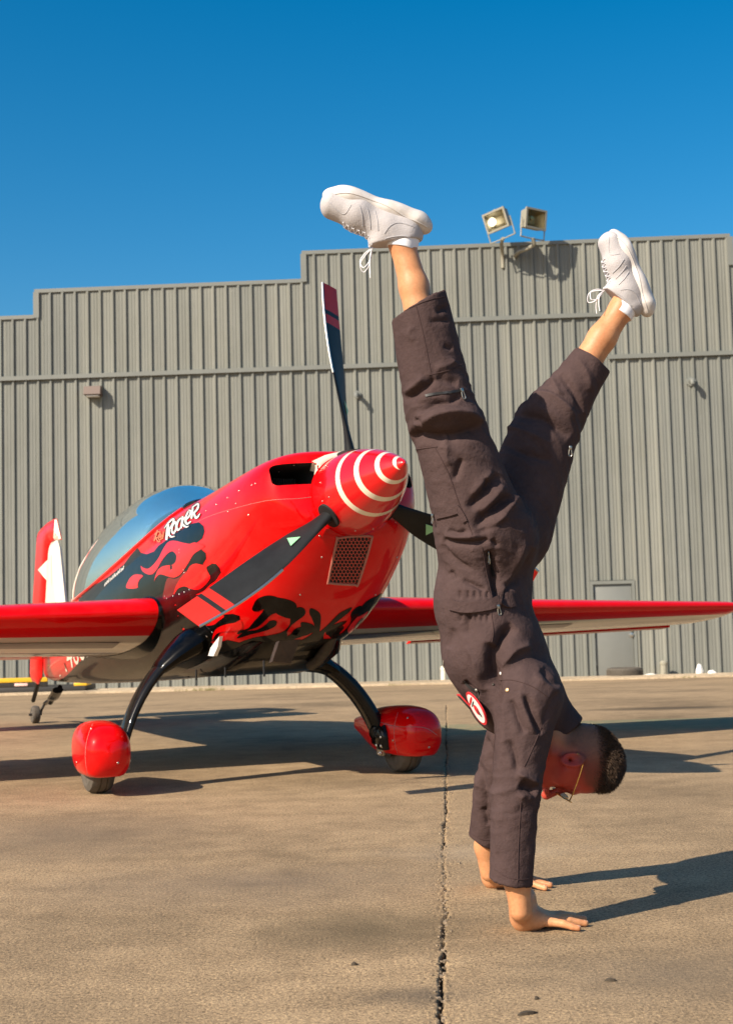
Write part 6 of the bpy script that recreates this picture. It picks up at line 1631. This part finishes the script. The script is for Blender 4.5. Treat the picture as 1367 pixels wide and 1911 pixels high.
    for q_ in range(6):
        x = 0.125 + 0.0155 * q_
        for sg in (-1, 1):
            pts = [topz(x, -0.021 * sg), topz(x + 0.006, 0.0), topz(x + 0.012, 0.021 * sg)]
            if all(p_ is not None for p_ in pts): mb = MB(); V, F = tube_vf(smooth_curve(pts, 4), 0.0019, 6, True, 0.6); mb.add(V, F); mb.build('lace', m_sock, sh)
    kn_ = topz(0.122, 0.0); kn_ = kn_ if kn_ is not None else W((0.122, 0, 0.13))[0]
    kn_ = kn_ + zd * 0.004
    g_ = np.array([0, 0, -1.0])
    for sg in (-1, 1):
        o1 = xd * 0.35 + yd * sg * 0.5
        for shape in ([0, 0.022, 0.040, 0.046, 0.034, 0.012, 0], ):
            lp = [kn_, kn_ + xd * 0.012 + yd * sg * 0.012 + zd * 0.020 , kn_ + xd * 0.024 + yd * sg * 0.018 + zd * 0.040 + g_ * 0.012, kn_ + xd * 0.012 + yd * sg * 0.026 + zd * 0.046 + g_ * 0.024, kn_ + yd * sg * 0.018 + zd * 0.026 + g_ * 0.016, kn_ + zd * 0.003]
            mb = MB(); V, F = tube_vf(smooth_curve(lp, 6), 0.0015, 6); mb.add(V, F); mb.build('lace_loop', m_sock, sh)
        lp = [kn_, kn_ + zd * 0.02 + yd * sg * 0.016 + g_ * 0.006, kn_ + zd * 0.026 + yd * sg * 0.024 + g_ * 0.034, kn_ + zd * 0.024 + yd * sg * 0.026 + g_ * 0.058]
        mb = MB(); V, F = tube_vf(smooth_curve(lp, 6), 0.0014, 6); mb.add(V, F); mb.build('lace_end', m_sock, sh)
    # overlays, collar rim
    for ys in (-1, 1):
        trace(BVu, [(0.268, 0.050), (0.240, 0.062), (0.215, 0.066), (0.205, 0.045)], ys, 0.0009, 'stitch_line', m_stripe)
        trace(BVu, [(0.100, 0.082), (0.090, 0.062), (0.070, 0.050), (0.030, 0.048)], ys, 0.0009, 'stitch_line', m_stripe)
        trace(BVu, [(0.024, 0.075), (0.045, 0.074), (0.075, 0.083), (0.095, 0.092)], ys, 0.0012, 'stitch_line', m_stripe)
    return sh, W, xd, yd, zd
heelN, toeN = P(805, 400, 3.93), P(604, 337, 3.93)
shN = trainer(heelN, toeN, P(752, 470, 3.93), P(757, 430, 3.93), P(750, 464, 3.93))
heelF, toeF = P(1228, 575, 4.25), P(1156, 416, 4.23)
shF = trainer(heelF, toeF, P(1150, 600, 4.25), P(1169, 562, 4.25), P(1156, 586, 4.25))
for (a, b, r0, r1) in ((P(755, 438, 3.93), P(749, 464, 3.93), 0.0450, 0.0435), (P(1168, 566, 4.25), P(1156, 586, 4.25), 0.0425, 0.0415)):
    ax = (b - a) / np.linalg.norm(b - a); L_ = np.linalg.norm(b - a)
    mb = MB(); V, F = lathe_vf([(-0.03, r0 * 0.95), (0, r0), (L_ * 0.5, (r0 + r1) / 2 + 0.0005), (L_, r1), (L_ + 0.002, r1 - 0.002), (L_, r1 - 0.004)], a, ax, 32); mb.add(V, F); mb.build('sock', m_sock, person)
